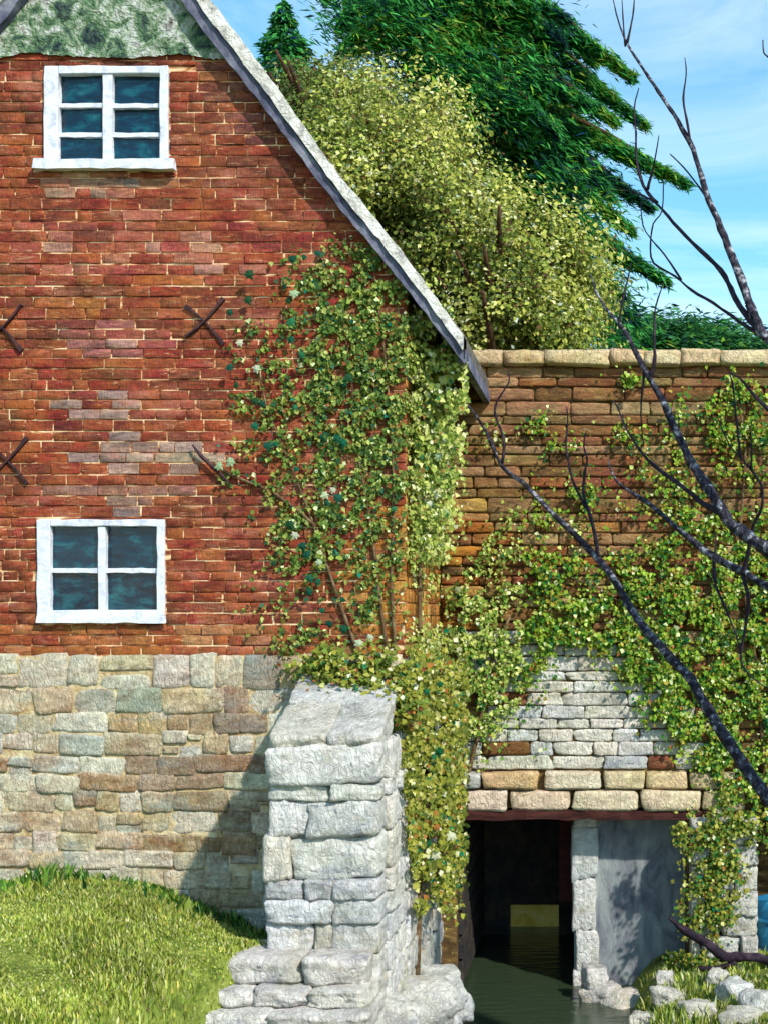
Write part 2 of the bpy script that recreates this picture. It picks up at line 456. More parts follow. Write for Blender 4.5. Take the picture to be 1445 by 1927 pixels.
# ------------------------------------------------------------------ leaves
def fast_mesh(name, V, F, C, mat, parent=None, kind='stuff'):
    me = bpy.data.meshes.new(name)
    nv, nf, k = len(V), len(F), F.shape[1]
    me.vertices.add(nv); me.vertices.foreach_set('co', V.astype('f').ravel())
    me.loops.add(nf * k); me.loops.foreach_set('vertex_index', F.astype('i').ravel())
    me.polygons.add(nf)
    me.polygons.foreach_set('loop_start', np.arange(0, nf * k, k, dtype='i'))
    me.polygons.foreach_set('loop_total', np.full(nf, k, dtype='i'))
    me.update(calc_edges=True)
    a = me.color_attributes.new('Col', 'FLOAT_COLOR', 'POINT')
    a.data.foreach_set('color', C.astype('f').ravel())
    me.materials.append(mat)
    o = bpy.data.objects.new(name, me)
    o.color = (0, 0, 0, 1)
    col.objects.link(o)
    if parent is not None: keep(o, parent)
    if kind: o['kind'] = kind
    return o

def pal_pick(pal, n, k=1.0, jit=0.14):
    cols = np.array([lin(c, ALB * k) for c, _ in pal]); w = np.array([x for _, x in pal], float); w /= w.sum()
    i = NR.choice(len(pal), n, p=w)
    c = cols[i].copy()
    c[:, :3] *= (1 + NR.normal(0, jit, (n, 1))).clip(0.5, 1.6)
    c[:, :3] = c[:, :3].clip(0.003, 0.85)
    return c

def leaves(name, P, N, S, C, mat, parent, aspect=0.7, along=None, kind='stuff', fold=0.25):
    """one folded diamond (two triangles) for each leaf; N normals, S lengths, C colours"""
    n = len(P)
    N = N / (np.linalg.norm(N, axis=1, keepdims=True) + 1e-9)
    T = NR.normal(size=(n, 3)) if along is None else along + NR.normal(0, 0.25, (n, 3))
    T -= N * (T * N).sum(1, keepdims=True)
    T /= (np.linalg.norm(T, axis=1, keepdims=True) + 1e-9)
    B = np.cross(N, T)
    S = S[:, None]; W = S * aspect * NR.uniform(0.75, 1.25, (n, 1))
    V = np.empty((n, 4, 3))
    V[:, 0] = P - T * S * 0.5
    V[:, 1] = P + B * W * 0.5 + N * W * fold + T * S * NR.uniform(-0.2, 0.1, (n, 1))
    V[:, 2] = P + T * S * 0.5
    V[:, 3] = P - B * W * 0.5 + N * W * fold + T * S * NR.uniform(-0.2, 0.1, (n, 1))
    base = np.arange(n)[:, None] * 4
    F = np.concatenate([base + np.array([[0, 1, 2]]), base + np.array([[0, 2, 3]])])
    return fast_mesh(name, V.reshape(-1, 3), F, np.repeat(C, 4, axis=0), mat, parent, kind)

# ------------------------------------------------------------------ tubes
def tube_mesh(name, pts, radii, mat, parent=None, seg=8, rough=0.12, sub=3):
    P = [Vector(p) for p in pts]
    Q, RR = [], []
    for i in range(len(P) - 1):                       # Catmull-Rom
        p0 = P[max(0, i - 1)]; p1 = P[i]; p2 = P[i + 1]; p3 = P[min(len(P) - 1, i + 2)]
        for k in range(sub):
            t = k / sub
            Q.append(0.5 * ((2 * p1) + (p2 - p0) * t + (2 * p0 - 5 * p1 + 4 * p2 - p3) * t * t + (3 * p1 - p0 - 3 * p2 + p3) * t ** 3))
            RR.append(radii[i] * (1 - t) + radii[i + 1] * t)
    Q.append(P[-1]); RR.append(radii[-1])
    V, F = [], []
    up = Vector((0.3, -1, 0.2)).normalized()
    for i, q in enumerate(Q):
        d = (Q[min(i + 1, len(Q) - 1)] - Q[max(i - 1, 0)]).normalized()
        a = d.cross(up)
        if a.length < 1e-3: a = d.cross(Vector((1, 0, 0)))
        a.normalize(); b = d.cross(a)
        for k in range(seg):
            t = 2 * math.pi * k / seg
            r = RR[i] * (1 + R.uniform(-rough, rough))
            V.append(q + a * math.cos(t) * r + b * math.sin(t) * r)
    n = len(Q)
    for i in range(n - 1):
        for k in range(seg):
            F.append((i * seg + k, i * seg + (k + 1) % seg, (i + 1) * seg + (k + 1) % seg, (i + 1) * seg + k))
    F.append(tuple(range(seg - 1, -1, -1))); F.append(tuple((n - 1) * seg + k for k in range(seg)))
    return mesh_obj(name, V, F, mat, parent, smooth=True)

# ================================================================== GROUND
WATER_Z = -0.36
def ground_z(x, y):
    x = np.asarray(x, float); y = np.asarray(y, float)
    p = np.stack([x, y, x * 0], -1)
    nz = vnoise(p, 1.6) * 0.05 + vnoise(p, 4.7, 3.0) * 0.025
    left = 1.14 - 0.50 * sm(1.0, 2.5, x) * (1 + 0.42 * np.clip(y, -1.2, 0)) - 0.25 * sm(-1.3, -3.0, y) * sm(0.5, 2.2, x)
    edge = 2.30 + 0.42 * np.clip(y + 1.2, -2.5, 0) + 0.25 * sm(-1.2, -0.9, y)
    k = sm(edge - 0.05, edge + 0.35, x)
    z = left * (1 - k) + (-0.95) * k
    # right bank
    rb = sm(4.45, 5.3, x) * (1 - sm(4.9, 5.3, y)) + 0 * x
    z = z + (rb > 0) * 0
    z = np.where(x > 4.3, -0.95 + rb * (0.78 + 0.16 * np.clip(x - 4.8, 0, 3) + 0.05 * np.clip(2 - y, 0, 6)), z)
    # land rising behind the wing
    back = sm(4.95, 7.5, y)
    z = z * (1 - back) + back * (1.1 + 0.9 * sm(7, 14, y))
    return z + nz

def make_ground():
    xs = np.unique(np.concatenate([np.linspace(-400, -12, 12), np.linspace(-12, -1.6, 24), np.linspace(-1.6, 8, 110), np.linspace(8, 20, 24), np.linspace(20, 400, 12)]))
    ys = np.unique(np.concatenate([np.linspace(-60, -14, 8), np.linspace(-14, -4, 16), np.linspace(-4, 8, 110), np.linspace(8, 40, 30), np.linspace(40, 900, 14)]))
    X, Y = np.meshgrid(xs, ys)
    Z = ground_z(X, Y)
    V = np.stack([X, Y, Z], -1).reshape(-1, 3)
    nx, ny = len(xs), len(ys)
    i = np.arange(nx - 1)[None, :] + nx * np.arange(ny - 1)[:, None]
    i = i.ravel()
    F = np.stack([i, i + 1, i + nx + 1, i + nx], 1)
    me = bpy.data.meshes.new('ground')
    me.from_pydata(V.tolist(), [], F.tolist()); me.update()
    me.polygons.foreach_set('use_smooth', [True] * len(me.polygons))
    me.materials.append(M_soil)
    o = bpy.data.objects.new('ground', me); col.objects.link(o); o['kind'] = 'structure'
make_ground()
tag(mesh_obj('stream_water', [(2.2, -14, WATER_Z), (5.4, -14, WATER_Z), (5.4, 5.5, WATER_Z), (2.2, 5.5, WATER_Z)], [(0, 1, 2, 3)], M_water), kind='structure')
# ochre earth seen through the passage
V = []; F = []
for j in range(9):
    for i in range(11):
        x = 2.6 + i * 0.25; y = 4.87 + j * 0.26
        V.append((x, y, -0.5 + j * 0.27 + R.uniform(-0.03, 0.03)))
for j in range(8):
    for i in range(10): F.append((j * 11 + i, j * 11 + i + 1, (j + 1) * 11 + i + 1, (j + 1) * 11 + i))
tag(mesh_obj('earth_bank', V, F, M_ochre, smooth=True), kind='structure')

# ================================================================== HOUSE
HX0, HX1 = -380 / PPM, 760 / PPM          # gable corners
HY1 = 4.8                                 # back of the house
ZB = (1927 - 1235) / PPM                  # top of the stone base
GX = 200 / PPM                            # ridge line
SL = 1.29                                 # roof slope
def z_roof(x):                            # underside of the roof on the gable wall
    return (1927 - 0) / PPM - (abs(x - GX) - (343 - 200) / PPM) * SL

WINS = [  # outer x0,x1,y0,y1 in photograph pixels on the wall; panes cols, rows
    dict(o=(86, 319, 126, 322), cols=((113, 196), (214, 303)), rows=((141, 195), (203, 250), (258, 304)), sill=(72, 335, 306, 324)),
    dict(o=(73, 312, 978, 1164), cols=((98, 187), (201, 298)), rows=((991, 1069), (1078, 1148)), sill=None),
]
def wx(p): return p / PPM
def wz(p): return (1927 - p) / PPM

house = empty('brick_house', (HX1 / 2, 0, 0))
tag(house, 'old red brick gabled house with rough stone base and white windows', 'house')

def clip_poly(poly, f):
    out = []
    for i in range(len(poly)):
        a, b = poly[i], poly[(i + 1) % len(poly)]
        fa, fb = f(a), f(b)
        if fa >= 0: out.append(a)
        if (fa >= 0) != (fb >= 0):
            t = fa / (fa - fb); out.append((a[0] + (b[0] - a[0]) * t, a[1] + (b[1] - a[1]) * t))
    return out

def gable_wall():
    holes = [(wx(w['o'][0] + 8), wx(w['o'][1] - 8), wz(w['o'][3] - 8), wz(w['o'][2] + 8)) for w in WINS]
    xs = sorted({HX0, HX1, *[h[0] for h in holes], *[h[1] for h in holes]})
    zs = sorted({ZB, 12.0, *[h[2] for h in holes], *[h[3] for h in holes]})
    V, F = [], []
    def face(pts):
        o = len(V); V.extend(pts); F.append(tuple(range(o, o + len(pts))))
    for i in range(len(xs) - 1):
        for j in range(len(zs) - 1):
            cx, cz = (xs[i] + xs[i + 1]) / 2, (zs[j] + zs[j + 1]) / 2
            if any(h[0] < cx < h[1] and h[2] < cz < h[3] for h in holes): continue
            poly = [(xs[i], zs[j]), (xs[i + 1], zs[j]), (xs[i + 1], zs[j + 1]), (xs[i], zs[j + 1])]
            k = z_roof(GX)
            poly = clip_poly(poly, lambda p: k - SL * (p[0] - GX) - p[1])
            if len(poly) > 2: poly = clip_poly(poly, lambda p: k + SL * (p[0] - GX) - p[1])
            if len(poly) > 2: face([(p[0], 0, p[1]) for p in poly])
    for (a, b, c, d) in holes:            # reveals
        e = 0.22
        face([(a, 0, c), (a, e, c), (a, e, d), (a, 0, d)]); face([(b, 0, c), (b, 0, d), (b, e, d), (b, e, c)])
        face([(a, 0, c), (b, 0, c), (b, e, c), (a, e, c)]); face([(a, 0, d), (a, e, d), (b, e, d), (b, 0, d)])
        face([(a, e, c), (b, e, c), (b, e, d), (a, e, d)])
    return mesh_obj('gable_wall', V, F, M_mortar, house)
gable = gable_wall()
# side and back walls
bm = bmesh.new()
ze = z_roof(HX1)
for (a, b) in (((HX1, 0.0), (HX1, HY1)), ((HX1, HY1), (HX0, HY1)), ((HX0, HY1), (HX0, 0.0))):
    bm.faces.new([bm.verts.new(p) for p in ((a[0], a[1], 0), (b[0], b[1], 0), (b[0], b[1], ze), (a[0], a[1], ze))])
bm.faces.new([bm.verts.new(p) for p in ((HX1, HY1, ze), (GX, HY1, z_roof(GX)), (HX0, HY1, ze))])
side_wall = bm_obj('side_wall', bm, M_mortar, house)

# --- bricks
RED = [(156, 68, 40), (146, 56, 36), (172, 84, 46), (128, 52, 36), (164, 76, 44), (116, 58, 40), (152, 60, 36), (180, 100, 58), (134, 70, 42), (158, 52, 38)]
BZ = [
    (742, 1120, 46, 170, 0.85, [(196, 128, 52), (176, 104, 44), (206, 150, 76)]),
    (200, 352, 135, 26, 0.85, [(196, 184, 160), (176, 160, 140), (200, 150, 120)]),
    (300, 862, 110, 34, 0.9, [(190, 185, 168), (164, 160, 152), (206, 198, 180)]),
    (180, 810, 80, 80, 0.7, [(168, 164, 162), (190, 182, 176), (100, 34, 42), (126, 44, 44)]),
    (230, 940, 170, 30, 0.55, [(160, 130, 120), (150, 146, 140)]),
    (215, 640, 115, 34, 0.8, [(186, 130, 122), (205, 170, 170), (160, 90, 84)]),
    (290, 465, 280, 62, 0.75, [(186, 98, 80), (206, 136, 116), (226, 180, 160), (168, 76, 58), (176, 84, 66)]),
    (300, 522, 70, 26, 0.8, [(200, 122, 44), (190, 108, 44)]),
    (120, 580, 70, 20, 0.6, [(176, 110, 46), (130, 80, 46)]),
    (220, 590, 260, 50, 0.5, [(112, 66, 40), (128, 74, 44), (100, 60, 42)]),
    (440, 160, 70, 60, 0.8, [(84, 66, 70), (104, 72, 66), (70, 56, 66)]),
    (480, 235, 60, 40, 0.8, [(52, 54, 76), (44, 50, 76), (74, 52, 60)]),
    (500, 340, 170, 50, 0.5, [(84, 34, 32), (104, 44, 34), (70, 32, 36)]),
    (360, 190, 60, 90, 0.6, [(156, 92, 44), (126, 64, 40), (110, 48, 40)]),
    (40, 220, 50, 100, 0.5, [(112, 58, 36), (92, 46, 34)]),
    (330, 720, 260, 70, 0.6, [(152, 46, 34), (164, 60, 42), (140, 38, 32), (170, 84, 52)]),
    (560, 650, 110, 60, 0.7, [(150, 34, 30), (164, 52, 34)]),
    (440, 810, 90, 40, 0.5, [(186, 108, 50), (170, 90, 46)]),
    (420, 1030, 90, 60, 0.5, [(176, 92, 48), (156, 68, 40), (120, 40, 36)]),
    (200, 1205, 330, 26, 0.85, [(190, 122, 54), (206, 148, 84), (176, 104, 44), (204, 160, 104)]),
    (520, 1205, 240, 30, 0.7, [(186, 124, 62), (176, 140, 90), (160, 92, 46)]),
    (680, 1050, 110, 190, 0.5, [(150, 96, 42), (128, 84, 42), (168, 110, 50)]),
    (690, 750, 90, 180, 0.35, [(120, 84, 44), (140, 98, 52)]),
]
LICHEN_Y = 104                                # above this the gable is rendered
def brick_rows():
    out = []
    z = ZB + 0.012
    row = 0
    while z < wz(LICHEN_Y) - 0.02:
        h = R.uniform(0.064, 0.082)
        x = HX0 + R.uniform(-0.2, 0.0)
        while x < HX1 - 0.02:
            w = R.choice((0.2, 0.215, 0.225, 0.23, 0.11, 0.3, 0.24))
            x1 = min(x + w, HX1 + 0.012)
            if x1 - x > 0.05: out.append((x, x1, z, z + h))
            x = x1 + R.uniform(0.006, 0.012)
        z += h + R.uniform(0.007, 0.013)
        row += 1
    return out
holes = [(wx(w['o'][0]) - 0.006, wx(w['o'][1]) + 0.006, wz(w['o'][3]) - 0.006, wz(w['o'][2]) + 0.006) for w in WINS]
cand = []
for (a, b, c, d) in brick_rows():
    zt = z_roof(b if b > GX else a) if not (a < GX < b) else z_roof(a)
    lim = (z_roof(GX) + 0.09 - d) / SL               # how far from the ridge line a brick of this height may reach
    a, b = max(a, GX - lim), min(b, GX + lim)
    if b - a < 0.03: continue
    hit = False
    for (h0, h1, h2, h3) in holes:
        if d > h2 and c < h3 and b > h0 and a < h1:
            if (c + d) / 2 < h2 or (c + d) / 2 > h3:      # trim in height
                if (c + d) / 2 < h2: d = h2 - 0.004
                else: c = h3 + 0.004
            elif a < h0 < b: b = h0 - 0.006
            elif a < h1 < b: a = h1 + 0.006
            else: hit = True
    if hit or b - a < 0.035 or d - c < 0.02: continue
    cand.append((a, b, c, d))
in_view = [q for q in cand if q[1] > 0.02]
def ochre(q):
    px, py = (q[0] + q[1]) / 2 * PPM, 1927 - (q[2] + q[3]) / 2 * PPM
    return ((px - 770) / 110) ** 2 + ((py - 1110) / 170) ** 2 < 1
in_view.sort(key=lambda q: (not ochre(q), -(q[1] - max(q[0], 0)) * (q[3] - q[2])))
BRICKS_O = [block_mesh('brick', M_brick_ochre, 0.05, 0.035, i, 3.0) for i in range(6)]
single = set(id(q) for q in in_view[:300])
items = []
for q in cand:
    a, b, c, d = q
    px, py = (a + b) / 2 * PPM, 1927 - (c + d) / 2 * PPM
    colr = pick(BZ, RED, px, py)
    proud = R.uniform(0.001, 0.013)
    ctr = ((a + b) / 2, -proud + 0.03, (c + d) / 2); size = (b - a, 0.06, d - c)
    if id(q) in single and ochre(q) and R.random() < 0.85: piece('brick', BRICKS_O, ctr, size, jitc(R.choice([(206, 140, 56), (186, 114, 46), (216, 160, 84), (170, 100, 44)])), gable, tilt=R.uniform(-0.012, 0.012))
    elif id(q) in single: piece('brick', BRICKS, ctr, size, colr, gable, tilt=R.uniform(-0.012, 0.012))
    else: items.append((ctr, size, colr, 0))
joined('brick_remainder', BRICKS, items, M_brick, gable)
# bricks of the side wall, seen at a glancing angle
items = []
z = ZB
while z < ze - 0.05:
    h = R.uniform(0.084, 0.104); y = R.uniform(0.0, 0.1)
    while y < 2.3:
        w = R.choice((0.21, 0.23, 0.115, 0.25))
        px, py = to_px(HX1, y, z)
        colr = pick([(800, 1100, 120, 170, 0.9, [(204, 142, 58), (190, 122, 44), (214, 170, 100), (176, 110, 50)])], [(170, 112, 62), (150, 96, 56), (186, 140, 84), (200, 160, 110)], px, py)
        items.append(((HX1 + R.uniform(-0.022, -0.012), y + w / 2, z + h / 2), (w, 0.06, h), colr, math.pi / 2))
        y += w + 0.012
    z += h + 0.011
joined('side_brick', BRICKS, items, M_brick_ochre, side_wall)

# --- lichen covered render at the top of the gable: lumpy sheet
V, F = [], []
nx, nz = 90, 60
z0, z1 = wz(LICHEN_Y + 4), z_roof(GX)
for j in range(nz + 1):
    z = z0 + (z1 - z0) * j / nz
    half = (z1 - z) / SL + 0.02
    for i in range(nx + 1):
        x = GX - half + 2 * half * i / nx
        n_ = vnoise(np.array([x, 0.0, z]), 9.0) * 0.012 + vnoise(np.array([x, 5.0, z]), 23.0) * 0.008
        e = (0.05 * float(vnoise(np.array([x, 1.0, 2.0]), 6.0)) + R.uniform(-0.008, 0.008)) if j == 0 else 0
        V.append((x, -0.024 - n_ - 0.012, z + e))
for j in range(nz):
    for i in range(nx): F.append((j * (nx + 1) + i, j * (nx + 1) + i + 1, (j + 1) * (nx + 1) + i + 1, (j + 1) * (nx + 1) + i))
o = mesh_obj('gable_render', V, F, M_lichen, house, smooth=True)
o['label'] = 'grey green lichen covered render at top of gable'

# --- windows
for w in WINS:
    x0, x1, y0, y1 = w['o']
    bm = bmesh.new()
    def fb(a, b, c, d, f=-0.035, k=0.07):
        bm_box(bm, (wx(a), f, wz(d)), (wx(b), k, wz(c)))
    c0, c1 = w['cols']; rows = w['rows']
    fb(x0, c0[0], y0, y1); fb(c1[1], x1, y0, y1)
    fb(c0[0], c1[1], y0, rows[0][0], -0.033); fb(c0[0], c1[1], rows[-1][1], y1, -0.033)
    bmesh.ops.subdivide_edges(bm, edges=[e for e in bm.edges if e.calc_length() > 0.3], cuts=7)
    for v in bm.verts: v.co += Vector((R.uniform(-1, 1), R.uniform(-0.5, 0.5), R.uniform(-1, 1))) * 0.004
    bmesh.ops.bevel(bm, geom=[e for e in bm.edges if len(e.link_faces) == 2 and e.calc_face_angle(0) > 0.9], offset=0.005, segments=1, affect='EDGES')
    win = bm_obj('window', bm, M_frame, house)
    win['label'] = 'white painted %s window in the brick gable' % ('six pane' if len(rows) == 3 else 'four pane')
    def bar(name, a, b, c, d, f, k):
        bm = bmesh.new(); bm_box(bm, (wx(a), f, wz(d)), (wx(b), k, wz(c)))
        bmesh.ops.subdivide_edges(bm, edges=[e for e in bm.edges if e.calc_length() > 0.2], cuts=5)
        for v in bm.verts: v.co += Vector((R.uniform(-1, 1), R.uniform(-0.5, 0.5), R.uniform(-1, 1))) * 0.0035
        return bm_obj(name, bm, M_frame, win)
    bar('mullion', c0[1], c1[0], rows[0][0], rows[-1][1], -0.02, 0.06)
    for i in range(len(rows) - 1):
        for c in w['cols']: bar('glazing_bar', c[0], c[1], rows[i][1], rows[i + 1][0], -0.006, 0.05)
    for c in w['cols']:
        for rr in rows:
            a = R.uniform(-0.012, 0.012); t = R.uniform(-0.01, 0.01)
            X0, X1, Z0, Z1 = wx(c[0]) - 0.004, wx(c[1]) + 0.004, wz(rr[1]) - 0.004, wz(rr[0]) + 0.004
            mesh_obj('pane', [(X0, 0.03 + a, Z0), (X1, 0.03 - a, Z0), (X1, 0.03 - a + t, Z1), (X0, 0.03 + a + t, Z1)], [(0, 1, 2, 3)], M_glass, win)
    s = w['sill'] or (x0 + 2, x1 + 4, y1 - 4, y1 + 8)
    bm = bmesh.new(); bm_box(bm, (wx(s[0]), -0.10 if w['sill'] else -0.06, wz(s[3])), (wx(s[1]), -0.037, wz(s[2])))
    bmesh.ops.subdivide_edges(bm, edges=[e for e in bm.edges if e.calc_length() > 0.3], cuts=9)
    for v in bm.verts: v.co += Vector((R.uniform(-1, 1), R.uniform(-0.5, 0.5), R.uniform(-1, 1))) * 0.006
    bm_obj('sill', bm, M_frame, win)

# --- iron wall ties, crooked crosses
for (px, py, k) in ((387, 606, 1.0), (8, 618, 1.0), (18, 868, 1.0)):
    bm = bmesh.new()
    c = Vector((px / PPM, -0.026, wz(py)))
    for s in (1, -1):
        prev = None
        for i in range(7):
            t = -1 + 2 * i / 6
            p = c + Vector((t * 0.15, -0.004 * s, s * t * 0.15 + 0.03 * t * t * s)) * k
            wd = 0.005 + 0.010 * abs(t) * R.uniform(0.2, 1.5)
            nrm = Vector((-s, 0, 1)).normalized() * wd
            ring = [bm.verts.new(q) for q in (p - nrm + Vector((0, -0.012, 0)), p + nrm + Vector((0, -0.012, 0)), p + nrm + Vector((0, 0.03, 0)), p - nrm + Vector((0, 0.03, 0)))]
            if prev:
                for a in range(4): bm.faces.new((prev[a], prev[(a + 1) % 4], ring[(a + 1) % 4], ring[a]))
            else: bm.faces.new(ring[::-1])
            prev = ring
        bm.faces.new(prev)
    bmesh.ops.recalc_face_normals(bm, faces=bm.faces)
    bm_obj('wall_tie', bm, M_iron, house)
o = tube_mesh('wall_tie', [(366 / PPM, -0.05, wz(838)), (385 / PPM, -0.05, wz(862)), (410 / PPM, -0.055, wz(884)), (438 / PPM, -0.05, wz(912))], [0.008, 0.016, 0.014, 0.006], M_iron, house)

# --- roof: two slopes, verge course, barge boards
YV = -0.13
def roof_pt(side, u, off, y):           # u metres along the slope from the ridge (horizontal run), off: height above underside
    return Vector((GX + side * u, y, z_roof(GX) - SL * u + off))
RUN = (884 - 200) / PPM * 0.985
roof = None
for side in (1, -1):
    V, F = [], []
    n = 24
    for j, y in enumerate((YV + 0.05, HY1 + 0.2)):
        for i in range(n + 1):
            u = RUN * i / n
            V.append(roof_pt(side, u, 0.03, y)); V.append(roof_pt(side, u, 0.22, y))
    m = 2 * (n + 1)
    for i in range(n):
        a = 2 * i
        F += [(a, a + 2, a + 3, a + 1), (m + a, m + a + 1, m + a + 3, m + a + 2), (a, m + a, m + a + 2, a + 2), (a + 1, a + 3, m + a + 3, m + a + 1)]
    F += [(2 * n, m + 2 * n, m + 2 * n + 1, 2 * n + 1)]
    roof = mesh_obj('roof', V, F, M_roof, house)
    # verge (pale) and barge board (shade painted in dark), uneven along the slope
    for nm, o0, o1, yf, mat, jit in (('verge', 0.13, 0.30, YV - 0.03, M_verge, 0.012), ('barge_board', -0.02, 0.128, YV, M_barge, 0.009)):
        V, F = [], []
        n = 70
        for i in range(n + 1):
            u = RUN * i / n
            k = 1.15 - 0.5 * i / n
            a = o0 * k + R.uniform(-jit, jit); b = o1 * k + R.uniform(-jit, jit)
            sag = 0.018 * math.sin(u * 2.3 + side) + 0.012 * math.sin(u * 6.1); a += sag; b += sag * 1.3
            y = yf + R.uniform(-0.006, 0.006)
            for (o_, yy) in ((a, y), (b, y + (0.02 if nm == 'verge' else 0)), (b, y + 0.28), (a, y + 0.28)):
                V.append(roof_pt(side, u, o_, yy))
        for i in range(n):
            for q in range(4):
                F.append((4 * i + q, 4 * i + (q + 1) % 4, 4 * i + 4 + (q + 1) % 4, 4 * i + 4 + q))
        F += [(0, 3, 2, 1), tuple(4 * n + q for q in range(4))]
        mesh_obj(nm, V, F, mat, roof)

# eave board along the side of the house
bm = bmesh.new()
e0 = roof_pt(1, RUN, 0.0, 0)
bm_box(bm, (e0.x - 0.05, YV + 0.12, e0.z + 0.01), (e0.x + 0.008, 2.2, e0.z + 0.11))
bm_obj('eave_board', bm, M_barge, house)

# --- stone base of the gable
M_ = M_mortar_stone
bm = bmesh.new()
bm_box(bm, (HX0, -0.05, 0.0), (HX1 - 0.01, 0.2, ZB))
base = bm_obj('stone_base', bm, M_mortar_stone, house)
CREAM = [(236, 222, 188), (226, 206, 168), (220, 206, 178), (206, 212, 198), (222, 194, 148), (242, 236, 218), (232, 226, 206)]
SZ = [
    (440, 1250, 90, 30, 0.6, [(96, 98, 110), (190, 196, 200), (214, 216, 214), (130, 120, 100)]),
    (300, 1310, 60, 30, 0.5, [(140, 172, 164), (160, 184, 172)]),
    (150, 1310, 120, 30, 0.5, [(160, 180, 164), (176, 190, 180)]),
    (400, 1330, 60, 40, 0.6, [(140, 92, 62), (158, 116, 78)]),
    (480, 1320, 70, 25, 0.7, [(72, 78, 96), (190, 200, 206), (110, 110, 118)]),
    (250, 1365, 220, 24, 0.55, [(166, 112, 54), (150, 92, 44), (190, 150, 90)]),
    (460, 1380, 80, 40, 0.7, [(104, 52, 46), (124, 66, 50), (88, 46, 44)]),
    (380, 1450, 140, 36, 0.65, [(120, 62, 60), (140, 92, 74), (104, 50, 52), (150, 120, 100)]),
    (230, 1420, 60, 30, 0.5, [(140, 170, 164), (190, 190, 176)]),
    (220, 1480, 130, 30, 0.5, [(166, 112, 56), (140, 90, 52)]),
    (80, 1570, 50, 40, 0.6, [(196, 212, 216), (204, 206, 200)]),
    (240, 1560, 90, 50, 0.5, [(190, 130, 74), (206, 170, 116), (160, 104, 60)]),
    (420, 1560, 120, 60, 0.6, [(140, 104, 70), (124, 84, 56), (160, 120, 70)]),
    (60, 1450, 80, 140, 0.3, [(196, 186, 150), (150, 104, 60), (206, 210, 206)]),
]
def fill(x0, x1, z0, z1, hs, ws, put, gap=0.012):
    z = z0
    while z < z1 - 0.03:
        h = min(R.uniform(*hs), z1 - z)
        if z1 - z - h < 0.06: h = z1 - z
        x = x0 - R.uniform(0, ws[0] * 0.7)
        while x < x1 - 0.03:
            w = R.uniform(*ws)
            e = min(x + w, x1)
            if x1 - e < 0.08: e = x1
            s = max(x, x0)
            if e - s > 0.05: put(s, e, z, z + h)
            x = e + gap * R.uniform(0.5, 1.3)
        z += h + gap * R.uniform(0.5, 1.2)
def put_base(a, b, c, d):
    if R.random() < 0.22 and d - c > 0.15:
        m_ = c + (d - c) * R.uniform(0.4, 0.6); put_base(a, b, c, m_ - 0.006); put_base(a, b, m_ + 0.006, d); return
    if R.random() < 0.2 and b - a > 0.3:
        m_ = a + (b - a) * R.uniform(0.35, 0.65); k_ = R.uniform(-0.04, 0.04); put_base(a, m_ - 0.006, c, d + k_); put_base(m_ + 0.006, b, c + k_, d); return
    cx, cz = (a + b) / 2, (c + d) / 2
    px, py = to_px(cx, -0.08, cz)
    piece('stone', STONES, (cx, 0.022 - R.uniform(0.0, 0.018), cz + R.uniform(-0.015, 0.015)), ((b - a) * R.uniform(1.02, 1.1), 0.15, (d - c) * R.uniform(1.02, 1.2)), pick(SZ, CREAM, px, py), base, tilt=R.uniform(-0.07, 0.07))
fill(-0.35, HX1 - 0.02, 0.35, ZB - 0.005, (0.12, 0.21), (0.18, 0.46), put_base)
# stones of the side foot of the house (towards the wing)
def put_sfoot(a, b, c, d):
    piece('stone', WHITES, (HX1 - 0.035 - R.uniform(0, 0.025), (a + b) / 2, (c + d) / 2), (b - a, 0.16, (d - c) * 1.02), jitc(R.choice([(206, 206, 200), (190, 188, 176), (214, 206, 186), (160, 162, 160), (176, 160, 124)])), side_wall, rz=math.pi / 2)
fill(0.0, 2.25, -0.5, ZB - 0.02, (0.14, 0.24), (0.2, 0.45), put_sfoot)

# ================================================================== BUTTRESS
BX0, BX1, BY = 2.43, 3.15, -1.2
but = empty('stone_buttress', ((BX0 + BX1) / 2, BY / 2, 0.0))
tag(but, 'pale rough stone buttress with sloping top against the house corner', 'buttress')
bm = bmesh.new()
zt0, zt1 = 2.24, 2.72
pr = [(BX0 + 0.05, BY + 0.07, -0.6), (BX1 - 0.05, BY + 0.07, -0.6), (BX1 - 0.05, -0.04, -0.6), (BX0 + 0.05, -0.04, -0.6),
      (BX0 + 0.05, BY + 0.07, zt0), (BX1 - 0.05, BY + 0.07, zt0), (BX1 - 0.05, -0.04, zt1), (BX0 + 0.05, -0.04, zt1)]
vv = [bm.verts.new(p) for p in pr]
for f in ((0, 3, 2, 1), (4, 5, 6, 7), (0, 1, 5, 4), (1, 2, 6, 5), (2, 3, 7, 6), (3, 0, 4, 7)): bm.faces.new([vv[i] for i in f])
core = bm_obj('core', bm, M_mortar_dark, but)
def bpz(py): return at(600, py, BY).z
WHT = [(214, 214, 208), (196, 196, 190), (206, 200, 180), (186, 190, 196)]
